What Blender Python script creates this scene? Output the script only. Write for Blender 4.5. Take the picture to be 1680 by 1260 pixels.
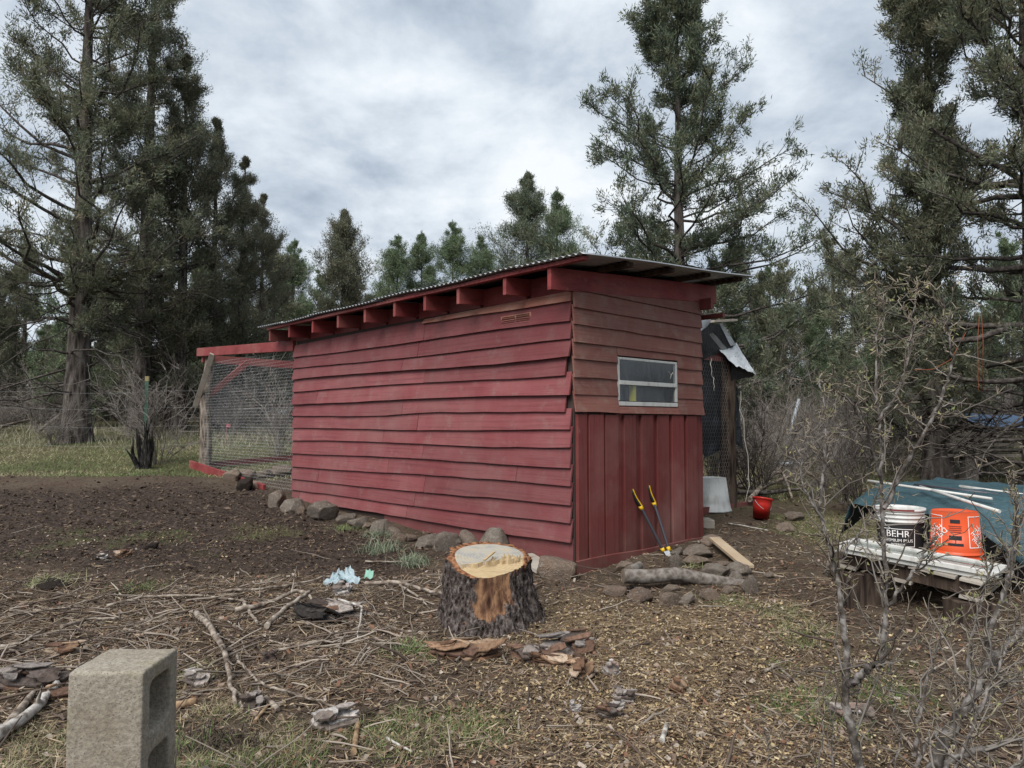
import bpy, bmesh, math, random
import numpy as np
from mathutils import Vector, Matrix, noise as mnoise

R = math.radians
rng = np.random.default_rng(7)
random.seed(7)
scene = bpy.context.scene
for o in list(bpy.data.objects):
    bpy.data.objects.remove(o)

# ------------------------------------------------------------------ camera
EYE = 1.18
PITCH = math.atan(62 / 1165)
cam_d = bpy.data.cameras.new('camera')
cam_d.sensor_width = 36.0
cam_d.lens = 36.0 * 1165 / 1680
cam_d.clip_start = 0.05
cam_d.clip_end = 3000
cam = bpy.data.objects.new('camera', cam_d)
scene.collection.objects.link(cam)
cam.location = (0, 0, EYE)
cam.rotation_euler = (math.pi / 2 + PITCH, 0, 0)
scene.camera = cam
scene.render.resolution_x = 1024
scene.render.resolution_y = 768

# ------------------------------------------------------------------ world: overcast sky with cloud deck
SUN_EL, SUN_AZ = R(48), R(208)          # azimuth measured from +Y clockwise (behind the camera, to the left)
world = bpy.data.worlds.new('World')
scene.world = world
world.use_nodes = True
nt = world.node_tree
nt.nodes.clear()
def wn(t, **k):
    n = nt.nodes.new(t)
    for a, v in k.items():
        setattr(n, a, v)
    return n
w_out = wn('ShaderNodeOutputWorld')
w_bg = wn('ShaderNodeBackground')
w_bg.inputs['Strength'].default_value = 0.1
w_sky = wn('ShaderNodeTexSky')
w_sky.sky_type = 'NISHITA'
w_sky.sun_disc = False
w_sky.sun_elevation = SUN_EL
w_sky.sun_rotation = SUN_AZ
w_tc = wn('ShaderNodeTexCoord')
w_sep = wn('ShaderNodeSeparateXYZ')
nt.links.new(w_tc.outputs['Generated'], w_sep.inputs[0])
def wmath(op, a, b=None, c=None):
    n = wn('ShaderNodeMath', operation=op)
    for i, v in enumerate((a, b, c)):
        if v is None: continue
        if isinstance(v, (int, float)): n.inputs[i].default_value = v
        else: nt.links.new(v, n.inputs[i])
    return n.outputs[0]
zz = wmath('ADD', wmath('ABSOLUTE', w_sep.outputs['Z']), 0.34)
px_ = wmath('DIVIDE', w_sep.outputs['X'], zz)
py_ = wmath('DIVIDE', w_sep.outputs['Y'], zz)
w_cmb = wn('ShaderNodeCombineXYZ')
nt.links.new(px_, w_cmb.inputs[0]); nt.links.new(py_, w_cmb.inputs[1])
w_cmb.inputs[2].default_value = 3.7
def wnoise(scale, detail, rough, dist, off):
    mp = wn('ShaderNodeMapping'); mp.inputs['Location'].default_value = off
    nt.links.new(w_cmb.outputs[0], mp.inputs[0])
    n = wn('ShaderNodeTexNoise'); n.inputs['Scale'].default_value = scale
    n.inputs['Detail'].default_value = detail; n.inputs['Roughness'].default_value = rough
    n.inputs['Distortion'].default_value = dist
    nt.links.new(mp.outputs[0], n.inputs['Vector'])
    return n.outputs[0]
n_big = wnoise(1.1, 3, 0.5, 0.1, (1.7, 0.9, 0))
n_mid = wnoise(3.6, 8, 0.58, 0.15, (4.0, 2.0, 1))
n_mix = wmath('ADD', wmath('MULTIPLY', n_big, 0.36), wmath('MULTIPLY', n_mid, 0.64))
w_ramp = wn('ShaderNodeValToRGB')
cr = w_ramp.color_ramp
cr.elements[0].position = 0.38; cr.elements[0].color = (1.22, 1.45, 1.76, 1)
cr.elements[1].position = 0.47; cr.elements[1].color = (1.8, 2.04, 2.34, 1)
e = cr.elements.new(0.55); e.color = (2.4, 2.62, 2.85, 1)
e = cr.elements.new(0.63); e.color = (2.9, 3.04, 3.18, 1)
nt.links.new(n_mix, w_ramp.inputs[0])
# thin gaps where the blue sky comes through
n_gap = wnoise(1.25, 4, 0.55, 0.3, (0.15, 7.4, 2))
w_gr = wn('ShaderNodeValToRGB')
w_gr.color_ramp.elements[0].position = 0.64; w_gr.color_ramp.elements[0].color = (0, 0, 0, 1)
w_gr.color_ramp.elements[1].position = 0.74; w_gr.color_ramp.elements[1].color = (1, 1, 1, 1)
nt.links.new(n_gap, w_gr.inputs[0])
w_mix = wn('ShaderNodeMix', data_type='RGBA')
nt.links.new(w_gr.outputs[0], w_mix.inputs['Factor'])
nt.links.new(w_ramp.outputs[0], w_mix.inputs['A'])
nt.links.new(w_sky.outputs[0], w_mix.inputs['B'])
nt.links.new(w_mix.outputs['Result'], w_bg.inputs['Color'])
nt.links.new(w_bg.outputs[0], w_out.inputs[0])

# ------------------------------------------------------------------ sun behind the cloud deck
sun_d = bpy.data.lights.new('sun', 'SUN')
sun_d.energy = 1.5
sun_d.angle = R(38)
sun_d.color = (1.0, 0.965, 0.92)
sun = bpy.data.objects.new('sun', sun_d)
scene.collection.objects.link(sun)
sd = Vector((math.sin(SUN_AZ) * math.cos(SUN_EL), math.cos(SUN_AZ) * math.cos(SUN_EL), math.sin(SUN_EL)))
sun.rotation_euler = sd.to_track_quat('Z', 'Y').to_euler()
sun.location = sd * 40

vs = scene.view_settings
vs.view_transform = 'Standard'
vs.look = 'None'
vs.exposure = 1.7
vs.gamma = 1
vs.use_curve_mapping = False

# ================================================================== helpers
COL = scene.collection
_cp, _sp = math.cos(PITCH), math.sin(PITCH)
def ray(px, py):
    dx, dy = (px - 840) / 1165, (630 - py) / 1165
    v = Vector((dx, _cp - dy * _sp, _sp + dy * _cp))
    return v / v.y
def P(px, py, D):
    v = ray(px, py) * D
    return Vector((v.x, v.y, v.z + EYE))

# value noise
def _h(ix, iy, s):
    n = (ix.astype(np.int64) * 374761393 + iy.astype(np.int64) * 668265263 + s * 974634777) & 0x7fffffff
    n = ((n ^ (n >> 13)) * 1274126177) & 0x7fffffff
    n = n ^ (n >> 16)
    return (n & 0xffffff) / float(0xffffff)
def vnoise(x, y, s=0):
    x = np.asarray(x, float); y = np.asarray(y, float)
    ix = np.floor(x); iy = np.floor(y); fx = x - ix; fy = y - iy
    fx = fx * fx * (3 - 2 * fx); fy = fy * fy * (3 - 2 * fy)
    a = _h(ix, iy, s); b = _h(ix + 1, iy, s); c = _h(ix, iy + 1, s); d = _h(ix + 1, iy + 1, s)
    return (a * (1 - fx) + b * fx) * (1 - fy) + (c * (1 - fx) + d * fx) * fy
def fbm(x, y, oct=4, s=0):
    t = 0; a = .5
    for i in range(oct):
        t = t + a * (vnoise(x, y, s + i * 17) - .5); x = np.asarray(x) * 2.03; y = np.asarray(y) * 2.03; a *= .5
    return t

def Hbase(x, y):
    x = np.asarray(x, float); y = np.asarray(y, float)
    sp = lambda t, k: np.logaddexp(0, t * k) / k
    z = -.08 + .05 * sp(y - 5.5, 1.5) + .03 * sp(y - 10.5, 1.2) - .055 * sp(y - 21, .5) - .022 * sp(y - 60, .2)
    z = z + .17 * np.exp(-((x + 1.08) ** 2 + (y - 2.0) ** 2) / .30)
    z = z + .05 * fbm(x * .5, y * .5, 2, 3) * 2
    z = z + .15 * np.exp(-((x - 3.1) ** 2 + (y - 4.7) ** 2) / 1.1)
    z = z - .06 * np.exp(-((x - .5) ** 2 + (y - 5.8) ** 2) / .5)
    # spoil bank at the edge of the tilled soil
    z = z + .10 * np.exp(-((y - (11.0 + .05 * (x + 6))) / .5) ** 2) / (1 + np.exp((x + 4.2) * 3))
    return z
def H(x, y):
    return Hbase(x, y)
def G(px, py):
    r = ray(px, py)
    lo, hi = 1.0, 60.0
    prev = 1.0
    for D in np.concatenate([np.arange(1.2, 30, .05)]):
        if EYE + r.z * D < float(H(r.x * D, D)):
            lo, hi = D - .05, D; break
    for _ in range(14):
        m = (lo + hi) / 2
        if EYE + r.z * m < float(H(r.x * m, m)): hi = m
        else: lo = m
    return Vector((r.x * hi, hi, EYE + r.z * hi))

class MB:
    def __init__(s):
        s.v = []; s.f = {}; s.n = 0; s.c = []; s.hascol = False
    def add(s, v, f, mi=0, col=None, smooth=False):
        v = np.asarray(v, float).reshape(-1, 3)
        f = np.asarray(f, np.int64)
        s.v.append(v)
        s.f.setdefault((f.shape[1], mi, smooth), []).append(f + s.n)
        if col is None: s.c.append(np.tile((.5, .5, .5), (len(v), 1)))
        else:
            s.hascol = True
            c = np.asarray(col, float)
            s.c.append(np.tile(c, (len(v), 1)) if c.ndim == 1 else c)
        s.n += len(v)
        return s
    def box(s, lo, hi, mi=0, M=None, col=None):
        lo = np.array(lo, float); hi = np.array(hi, float)
        v = np.array([[x, y, z] for z in (0, 1) for y in (0, 1) for x in (0, 1)], float) * (hi - lo) + lo
        if M is not None: v = v @ np.array(M.to_3x3()).T + np.array(M.translation)
        return s.add(v, [[0, 2, 3, 1], [4, 5, 7, 6], [0, 1, 5, 4], [2, 6, 7, 3], [0, 4, 6, 2], [1, 3, 7, 5]], mi, col)
    def hexa(s, c8, mi=0, col=None):      # 8 corners, bottom ring then top ring
        return s.add(c8, [[3, 2, 1, 0], [4, 5, 6, 7], [0, 1, 5, 4], [1, 2, 6, 5], [2, 3, 7, 6], [3, 0, 4, 7]], mi, col)
    def bar(s, a, b, w, t, up=(0, 0, 1), mi=0, col=None):
        a = Vector(a); b = Vector(b); d = (b - a).normalized(); up = Vector(up)
        sx = d.cross(up).normalized() * (w / 2); sy = sx.cross(d).normalized() * (t / 2)
        c = [p + i * sx + j * sy for p in (a, b) for i, j in ((-1, -1), (1, -1), (1, 1), (-1, 1))]
        return s.hexa([tuple(q) for q in c], mi, col)
    def tubes(s, pts, rad, sides=5, mi=0, col=None, cap=False, smooth=True):
        pts = np.asarray(pts, float); rad = np.asarray(rad, float)
        if pts.ndim == 2: pts = pts[None]; rad = rad[None]
        N, S, _ = pts.shape
        t = np.gradient(pts, axis=1); t /= np.linalg.norm(t, axis=2, keepdims=True) + 1e-12
        ref = np.zeros((N, 1, 3)); m = np.abs(t[:, :1, 2]) > .8
        ref[:, :, 2] = np.where(m, 0, 1); ref[:, :, 0] = np.where(m, 1, 0)
        ref = np.broadcast_to(ref, t.shape)
        n1 = np.cross(t, ref); n1 /= np.linalg.norm(n1, axis=2, keepdims=True) + 1e-12
        n2 = np.cross(t, n1)
        a = np.arange(sides) * 2 * np.pi / sides
        ring = pts[:, :, None] + rad[:, :, None, None] * (n1[:, :, None] * np.cos(a)[:, None] + n2[:, :, None] * np.sin(a)[:, None])
        v = ring.reshape(-1, 3)
        i, j, k = np.meshgrid(np.arange(N), np.arange(S - 1), np.arange(sides), indexing='ij')
        k2 = (k + 1) % sides
        b = i * S * sides
        f = np.stack([b + j * sides + k, b + j * sides + k2, b + (j + 1) * sides + k2, b + (j + 1) * sides + k], -1).reshape(-1, 4)
        if col is not None:
            col = np.asarray(col, float)
            if col.ndim == 2: col = np.repeat(col, S * sides, 0)
        s.add(v, f, mi, col, smooth)
        if cap:
            base = s.n - len(v)
            for q in range(N):
                for e0 in (0, S - 1):
                    idx = base + q * S * sides + e0 * sides + np.arange(sides)
                    if e0 == 0: idx = idx[::-1]
                    s.f.setdefault((sides, mi, False), []).append(idx[None])
        return s
    def lathe(s, prof, n=24, c=(0, 0, 0), mi=0, col=None, smooth=True, M=None):
        prof = np.array(prof, float); a = np.arange(n) * 2 * np.pi / n
        v = np.stack([prof[:, :1] * np.cos(a), prof[:, :1] * np.sin(a), np.repeat(prof[:, 1:], n, 1)], -1).reshape(-1, 3)
        if M is not None: v = v @ np.array(M.to_3x3()).T + np.array(M.translation)
        v = v + np.array(c)
        i, k = np.meshgrid(np.arange(len(prof) - 1), np.arange(n), indexing='ij'); k2 = (k + 1) % n
        f = np.stack([i * n + k, i * n + k2, (i + 1) * n + k2, (i + 1) * n + k], -1).reshape(-1, 4)
        return s.add(v, f, mi, col, smooth)
    def grid(s, V, mi=0, col=None, smooth=True):     # V: (a,b,3)
        V = np.asarray(V, float); a, b, _ = V.shape
        i, j = np.meshgrid(np.arange(a - 1), np.arange(b - 1), indexing='ij')
        f = np.stack([i * b + j, i * b + j + 1, (i + 1) * b + j + 1, (i + 1) * b + j], -1).reshape(-1, 4)
        if col is not None and np.asarray(col).ndim == 3: col = np.asarray(col).reshape(-1, 3)
        return s.add(V.reshape(-1, 3), f, mi, col, smooth)
    def mesh(s, name, inv=None):
        v = np.concatenate(s.v)
        if inv is not None: v = v @ np.array(inv.to_3x3()).T + np.array(inv.translation)
        me = bpy.data.meshes.new(name)
        lv = []; ls = []; mi = []; sm = []; st = 0
        for (k, m, smo), fs in s.f.items():
            f = np.concatenate(fs); lv.append(f.ravel()); n = len(f)
            ls.append(st + np.arange(n) * k); st += n * k
            mi.append(np.full(n, m)); sm.append(np.full(n, smo))
        lv = np.concatenate(lv).astype(np.int32); ls = np.concatenate(ls).astype(np.int32)
        me.vertices.add(len(v)); me.vertices.foreach_set('co', v.astype(np.float32).ravel())
        me.loops.add(len(lv)); me.loops.foreach_set('vertex_index', lv)
        me.polygons.add(len(ls)); me.polygons.foreach_set('loop_start', ls)
        me.polygons.foreach_set('material_index', np.concatenate(mi).astype(np.int32))
        me.polygons.foreach_set('use_smooth', np.concatenate(sm).astype(bool))
        if s.hascol:
            at = me.color_attributes.new('Col', 'FLOAT_COLOR', 'POINT')
            c = np.concatenate(s.c); c4 = np.ones((len(c), 4), np.float32); c4[:, :3] = c
            at.data.foreach_set('color', c4.ravel())
        me.update(calc_edges=True)
        return me
    def build(s, name, mats, parent=None, loc=None):
        """world-space vertices; converted to the parent's (or own) local frame"""
        inv = None
        if parent is not None: inv = world_mat(parent).inverted()
        elif loc is not None: inv = Matrix.Translation(-Vector(loc))
        me = s.mesh(name, inv)
        if not isinstance(mats, (list, tuple)): mats = [mats]
        for m in mats: me.materials.append(m)
        o = bpy.data.objects.new(name, me)
        COL.objects.link(o)
        if parent is not None: o.parent = parent
        elif loc is not None: o.location = loc
        return o
def world_mat(o):
    m = o.matrix_basis.copy()
    while o.parent is not None:
        o = o.parent; m = o.matrix_basis @ m
    return m
def tag(o, label, cat, group=None, kind=None):
    if label: o['label'] = label
    if cat: o['category'] = cat
    if group: o['group'] = group
    if kind: o['kind'] = kind
    return o
def thing(name, label, cat, loc=(0, 0, 0), rotz=0, group=None):
    o = bpy.data.objects.new(name, None); COL.objects.link(o)
    o.empty_display_size = .1
    o.location = loc; o.rotation_euler = (0, 0, rotz)
    return tag(o, label, cat, group)
def copy_tree(o, parent=None):
    c = o.copy(); COL.objects.link(c); c.parent = parent
    for ch in o.children: copy_tree(ch, c)
    return c
def bevel(o, w=.004, seg=2):
    m = o.modifiers.new('bevel', 'BEVEL'); m.width = w; m.segments = seg; m.limit_method = 'ANGLE'
    return o
def text_verts(body, size):
    cu = bpy.data.curves.new('t', 'FONT'); cu.body = body; cu.size = size; cu.align_x = 'CENTER'; cu.resolution_u = 2
    ob = bpy.data.objects.new('t', cu); COL.objects.link(ob)
    dg = bpy.context.evaluated_depsgraph_get(); dg.update()
    me = bpy.data.meshes.new_from_object(ob.evaluated_get(dg))
    v = np.array([x.co[:] for x in me.vertices]); f = [list(p.vertices) for p in me.polygons]
    bpy.data.objects.remove(ob); bpy.data.curves.remove(cu); bpy.data.meshes.remove(me)
    return v, f

# ================================================================== materials
def mat(name, col=(.5, .5, .5), rough=.8, metal=0, spec=.3):
    m = bpy.data.materials.new(name); m.use_nodes = True
    b = m.node_tree.nodes['Principled BSDF']
    b.inputs['Base Color'].default_value = (*col, 1); b.inputs['Roughness'].default_value = rough
    b.inputs['Metallic'].default_value = metal; b.inputs['Specular IOR Level'].default_value = spec
    return m
class NT:
    def __init__(s, m):
        s.t = m.node_tree; s.b = s.t.nodes['Principled BSDF']; s.tc = s.t.nodes.new('ShaderNodeTexCoord')
        s.co = s.tc.outputs['Object']
    def L(s, a, b): s.t.links.new(a, b)
    def map(s, scale=(1, 1, 1), src=None, loc=(0, 0, 0), rot=(0, 0, 0)):
        n = s.t.nodes.new('ShaderNodeMapping'); n.inputs['Scale'].default_value = scale; n.inputs['Location'].default_value = loc
        n.inputs['Rotation'].default_value = rot
        s.L(src or s.co, n.inputs[0]); return n.outputs[0]
    def noise(s, vec, scale, detail=4, rough=.55, dist=0):
        n = s.t.nodes.new('ShaderNodeTexNoise'); s.L(vec, n.inputs['Vector'])
        n.inputs['Scale'].default_value = scale; n.inputs['Detail'].default_value = detail
        n.inputs['Roughness'].default_value = rough; n.inputs['Distortion'].default_value = dist
        return n.outputs[0]
    def voro(s, vec, scale, feat='F1', out='Distance'):
        n = s.t.nodes.new('ShaderNodeTexVoronoi'); n.feature = feat; s.L(vec, n.inputs['Vector'])
        n.inputs['Scale'].default_value = scale; return n.outputs[out]
    def ramp(s, fac, stops):
        n = s.t.nodes.new('ShaderNodeValToRGB'); cr = n.color_ramp
        while len(cr.elements) < len(stops): cr.elements.new(.5)
        for e, (p, c) in zip(cr.elements, stops):
            e.position = p; e.color = (*c, 1) if not isinstance(c, (int, float)) else (c, c, c, 1)
        s.L(fac, n.inputs[0]); return n.outputs[0]
    def mix(s, fac, a, b, mode='MIX'):
        n = s.t.nodes.new('ShaderNodeMix'); n.data_type = 'RGBA'; n.blend_type = mode
        for k, v in (('Factor', fac), ('A', a), ('B', b)):
            if isinstance(v, (int, float)): n.inputs[k].default_value = v if k == 'Factor' else (v, v, v, 1)
            elif isinstance(v, tuple): n.inputs[k].default_value = (*v, 1)
            else: s.L(v, n.inputs[k])
        return n.outputs['Result']
    def math(s, op, a, b=None):
        n = s.t.nodes.new('ShaderNodeMath'); n.operation = op
        for i, v in enumerate((a, b)):
            if v is None: continue
            if isinstance(v, (int, float)): n.inputs[i].default_value = v
            else: s.L(v, n.inputs[i])
        return n.outputs[0]
    def rnd(s): return s.t.nodes.new('ShaderNodeObjectInfo').outputs['Random']
    def shift(s):              # object coords offset by a random amount for each object
        r = s.rnd(); n = s.t.nodes.new('ShaderNodeVectorMath'); n.operation = 'ADD'
        c = s.t.nodes.new('ShaderNodeCombineXYZ'); m = s.math('MULTIPLY', r, 37.0)
        for i in range(3): s.L(m, c.inputs[i])
        s.L(s.co, n.inputs[0]); s.L(c.outputs[0], n.inputs[1]); return n.outputs[0]
    def attr(s):
        n = s.t.nodes.new('ShaderNodeAttribute'); n.attribute_name = 'Col'; return n.outputs['Color']
    def color(s, c): s.L(c, s.b.inputs['Base Color'])
    def rough(s, c): s.L(c, s.b.inputs['Roughness'])
    def bump(s, h, strength=.5, dist=.01):
        n = s.t.nodes.new('ShaderNodeBump'); n.inputs['Strength'].default_value = strength; n.inputs['Distance'].default_value = dist
        s.L(h, n.inputs['Height']); s.L(n.outputs[0], s.b.inputs['Normal'])

def painted_wood(name, c_main, c_light, c_dark, c_bare, wear, grain=(1, 1, 1), rough=.62, mud=0.0):
    """old paint over rough sawn board; grain = scale of the streaks in the thing's own axes"""
    m = mat(name, rough=rough, spec=.25); n = NT(m); sh = n.shift()
    g = n.noise(n.map(grain, sh), 1.0, 6, .6, .4)
    blotch = n.noise(sh, 2.3, 5, .6)
    fine = n.noise(n.map(tuple(q * 3.1 for q in grain), sh), 1.0, 4, .7)
    c = n.mix(n.ramp(blotch, [(.32, 0.0), (.72, 1.0)]), c_main, c_light)
    c = n.mix(n.ramp(g, [(.48, 0.0), (.75, .75)]), c, c_dark)
    w = n.math('MULTIPLY', n.ramp(n.noise(sh, 5.5, 6, .68), [(1 - wear - .06, 0.0), (1 - wear + .10, 1.0)]), n.ramp(fine, [(.35, 0.0), (.6, 1.0)]))
    c = n.mix(w, c, c_bare)
    z = n.t.nodes.new('ShaderNodeSeparateXYZ'); n.L(n.co, z.inputs[0])
    sp_ = n.math('MULTIPLY', n.ramp(n.math('ADD', z.outputs[2], n.math('MULTIPLY', n.noise(n.co, 7, 5, .7), .45)), [(.10, 1.0), (.50, 0.0)]), n.ramp(n.noise(n.co, 38, 4, .7), [(.38, 0.0), (.62, .8)]))
    c = n.mix(n.math('MULTIPLY', sp_, mud), c, (.075, .055, .042))
    fade = n.noise(n.map((1.2, 1.2, 1.2), n.co), 1.0, 4, .6)
    c = n.mix(n.ramp(fade, [(.48, 0.0), (.72, .38)]), c, c_bare)
    r = n.rnd(); c = n.mix(1.0, c, n.ramp(r, [(0, .82), (.5, .98), (1, 1.14)]), 'MULTIPLY')
    n.color(c); n.bump(n.math('ADD', g, fine), .55, .004)
    return m
M = {}
M['red_wall'] = painted_wood('red wall paint', (.158, .037, .040), (.198, .068, .070), (.095, .024, .026), (.18, .10, .092), .40, (9, 1.1, 60), mud=.9)
M['red_front'] = painted_wood('faded front paint', (.168, .060, .047), (.205, .09, .071), (.10, .033, .027), (.21, .135, .108), .45, (1.1, 9, 60))
M['red_low'] = painted_wood('board paint', (.125, .028, .025), (.15, .04, .036), (.075, .016, .014), (.26, .16, .14), .27, (40, 40, 1.2), mud=.9)
M['red_beam'] = painted_wood('beam paint', (.17, .03, .03), (.22, .045, .045), (.09, .016, .016), (.28, .16, .13), .33, (5, 5, 20))
M['faded_tan'] = painted_wood('sun bleached board', (.30, .12, .085), (.38, .19, .14), (.20, .06, .045), (.40, .26, .20), .45, (9, 1.1, 60))
M['grey_wood'] = painted_wood('weathered wood', (.25, .22, .185), (.33, .30, .26), (.12, .10, .085), (.40, .36, .31), .35, (12, 12, 12), .85)
M['raw_plank'] = painted_wood('raw plank', (.28, .21, .14), (.34, .27, .19), (.26, .18, .11), (.5, .42, .3), .3, (20, 20, 20), .8)
M['yellow'] = mat('yellow paint', (.55, .48, .06), .6)
M['inner'] = mat('dark inner boards', (.05, .035, .03), .9)

def bark_mat(name, c1, c2, c3, sc=(14, 14, 3), b=.9, d=.03):
    m = mat(name, rough=.95, spec=.12); n = NT(m); v = n.map(sc, n.shift())
    f = n.noise(v, 1, 6, .65, 1.2); e = n.voro(v, .8)
    h = n.math('ADD', f, n.math('MULTIPLY', e, .6))
    c = n.ramp(h, [(.55, c3), (.8, c1), (1.05, c2)])
    n.color(c); n.bump(h, b, d); return m
M['bark'] = bark_mat('conifer bark', (.075, .063, .055), (.135, .12, .108), (.022, .018, .016))
M['limb'] = bark_mat('limb bark', (.062, .054, .048), (.11, .098, .088), (.026, .022, .02), (20, 20, 20), .5, .01)
M['stump_bark'] = bark_mat('stump bark', (.085, .067, .06), (.18, .155, .145), (.014, .011, .010), (55, 55, 28), 1.0, .03)
M['post_bark'] = bark_mat('post bark', (.16, .13, .105), (.27, .23, .19), (.05, .04, .033), (30, 30, 6), .8, .02)
M['dark_post_and_shade'] = bark_mat('dark post wood and shade', (.045, .032, .025), (.075, .055, .042), (.016, .011, .009), (30, 30, 4), .7, .01)  # the post's own dark wood; also paints shade on pallet stringers and blocks
M['log_bark'] = bark_mat('grey log bark', (.155, .135, .118), (.21, .19, .172), (.085, .072, .062), (28, 28, 28), .7, .012)
M['slab_bark'] = bark_mat('loose bark', (.085, .066, .057), (.17, .14, .125), (.022, .016, .014), (17, 17, 17), .8, .015)
M['slab_orange'] = bark_mat('inner bark', (.15, .092, .06), (.26, .18, .125), (.05, .028, .018), (17, 17, 17), .8, .012)
M['slab_pale'] = bark_mat('pale flaked bark', (.17, .14, .125), (.36, .325, .305), (.05, .04, .034), (20, 20, 20), .8, .012)
M['char'] = bark_mat('charred wood', (.022, .02, .019), (.06, .055, .052), (.006, .006, .006), (25, 25, 8), .9, .02)
M['stick'] = bark_mat('dead stick', (.19, .155, .125), (.32, .28, .235), (.065, .05, .04), (24, 24, 24), .4, .005)
M['stick_white'] = bark_mat('bleached stick', (.31, .285, .255), (.44, .42, .39), (.12, .10, .085), (30, 30, 30), .5, .004)
M['stick_tan'] = bark_mat('peeled stick', (.24, .16, .095), (.33, .24, .155), (.10, .065, .04), (30, 30, 30), .5, .004)
M['shrub'] = bark_mat('grey shrub bark', (.085, .074, .066), (.19, .175, .165), (.03, .025, .021), (45, 45, 45), .6, .004)
def vcol(name, rough=.85, spec=.2, bumpy=False):
    m = mat(name, rough=rough, spec=spec); n = NT(m); n.color(n.attr())
    return m
def foliage_mat():
    m = mat('needle foliage', rough=.7, spec=.2); n = NT(m); c = n.attr(); n.color(c)
    t = n.t.nodes.new('ShaderNodeBsdfTranslucent'); n.L(c, t.inputs[0])
    x = n.t.nodes.new('ShaderNodeMixShader'); x.inputs[0].default_value = .35
    n.L(n.b.outputs[0], x.inputs[1]); n.L(t.outputs[0], x.inputs[2]); n.L(x.outputs[0], n.t.nodes['Material Output'].inputs[0]); return m
M['foliage'] = foliage_mat()
M['grass'] = vcol('grass blades', .7, .25)
M['litter'] = vcol('dry litter', .85, .15)
M['twig'] = vcol('bare twigs', .9, .1)
def layered_bark():
    m = mat('layered bark', rough=.95, spec=.1); n = NT(m); a = n.noise(n.co, 45, 5, .7)
    n.color(n.mix(1.0, n.attr(), n.ramp(a, [(.32, .45), (.5, 1.0), (.68, 1.35)]), 'MULTIPLY')); n.bump(a, .6, .006); return m
M['bark_layer'] = layered_bark()
M['soil_v'] = vcol('soil crumbs', .95, .08)

def rock_mat():
    m = mat('basalt stone', rough=.9, spec=.2); n = NT(m); v = n.shift()
    a = n.noise(v, 1.3, 5, .6); b = n.noise(v, 5, 8, .78); r = n.rnd()
    c = n.ramp(r, [(0, (.13, .085, .062)), (.25, (.24, .18, .135)), (.45, (.12, .105, .09)), (.65, (.22, .195, .165)), (.82, (.17, .115, .085)), (1, (.28, .215, .165))])
    c = n.mix(n.ramp(a, [(.35, 0.0), (.65, .8)]), c, (.12, .09, .07))
    c = n.mix(n.ramp(b, [(.50, 0.0), (.66, .75)]), c, (.32, .28, .24))
    li = n.noise(v, 3.2, 5, .7); c = n.mix(n.ramp(li, [(.60, 0.0), (.66, .55)]), c, (.26, .27, .22))
    pit = n.voro(v, 16)
    n.color(c); n.bump(n.math('ADD', b, n.math('MULTIPLY', pit, .5)), .7, .05); return m
M['rock'] = rock_mat()
def concrete_mat():
    m = mat('concrete', rough=.92, spec=.15); n = NT(m)
    a = n.noise(n.co, 5, 5, .6); b = n.noise(n.co, 90, 4, .7); st = n.noise(n.map((9, 9, 60)), 1, 3, .5)
    c = n.ramp(a, [(.3, (.22, .19, .145)), (.55, (.31, .28, .23)), (.75, (.40, .385, .34))])
    c = n.mix(n.ramp(b, [(.38, 0.6), (.6, 0.0)]), c, (.13, .11, .085))
    c = n.mix(n.ramp(st, [(.55, 0.0), (.85, .2)]), c, (.40, .385, .35))
    g = n.noise(n.co, 7, 4, .6); pr = n.voro(n.co, 130)
    c = n.mix(n.ramp(pr, [(.12, .75), (.26, 0.0)]), c, (.07, .06, .048))
    c = n.mix(n.ramp(g, [(.55, 0.0), (.72, .55)]), c, (.17, .155, .06))
    n.color(c); n.bump(n.math('ADD', b, n.math('MULTIPLY', st, .2)), .8, .005); return m
M['concrete'] = concrete_mat()
def metal_mat():
    m = mat('galvanised sheet', (.52, .54, .56), .38, .9, .5); n = NT(m)
    a = n.noise(n.co, 3, 5, .6); n.color(n.ramp(a, [(.3, (.24, .245, .25)), (.7, (.44, .455, .47))]))
    n.rough(n.ramp(a, [(.3, .55), (.7, .33)])); return m
M['metal'] = metal_mat()
M['wire'] = mat('galvanised wire', (.36, .37, .38), .6, .1)
def plastic(name, c, dirt=(.2, .17, .13), amt=.5, rough=.42):
    m = mat(name, rough=rough, spec=.4); n = NT(m)
    a = n.noise(n.co, 9, 6, .65); b = n.noise(n.map((30, 30, 4)), 1, 4, .6)
    k = n.ramp(n.math('MULTIPLY', a, b), [(.24, 0.0), (.42, amt)])
    n.color(n.mix(k, c, dirt)); n.bump(a, .15, .004); return m
M['white_plastic'] = plastic('dirty white plastic', (.52, .52, .50))
M['tub'] = plastic('grey white tub', (.44, .45, .44), (.25, .23, .2), .55)
M['orange_plastic'] = plastic('orange plastic', (.52, .065, .014), (.35, .10, .04), .35)
M['red_plastic'] = plastic('red plastic', (.42, .018, .013), (.22, .05, .03), .6)
M['black_print'] = mat('black print', (.018, .018, .02), .5)
M['white_print'] = mat('white print', (.74, .72, .70), .5)
M['maroon_print'] = mat('dried paint', (.16, .03, .03), .6)
M['white_frame'] = plastic('white vinyl', (.48, .48, .455), (.2, .18, .15), .55)
def tarp_mat(name, c1, c2, rough=.45):
    m = mat(name, rough=rough, spec=.4); n = NT(m)
    a = n.noise(n.co, 3.2, 6, .6, .6); n.color(n.ramp(a, [(.3, c1), (.7, c2)]))
    b = n.noise(n.co, 11, 5, .6, 1.0); n.bump(n.math('ADD', a, n.math('MULTIPLY', b, .5)), .8, .05); return m
M['tarp_black'] = tarp_mat('black plastic sheet', (.007, .008, .010), (.02, .023, .028), .4)
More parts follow.
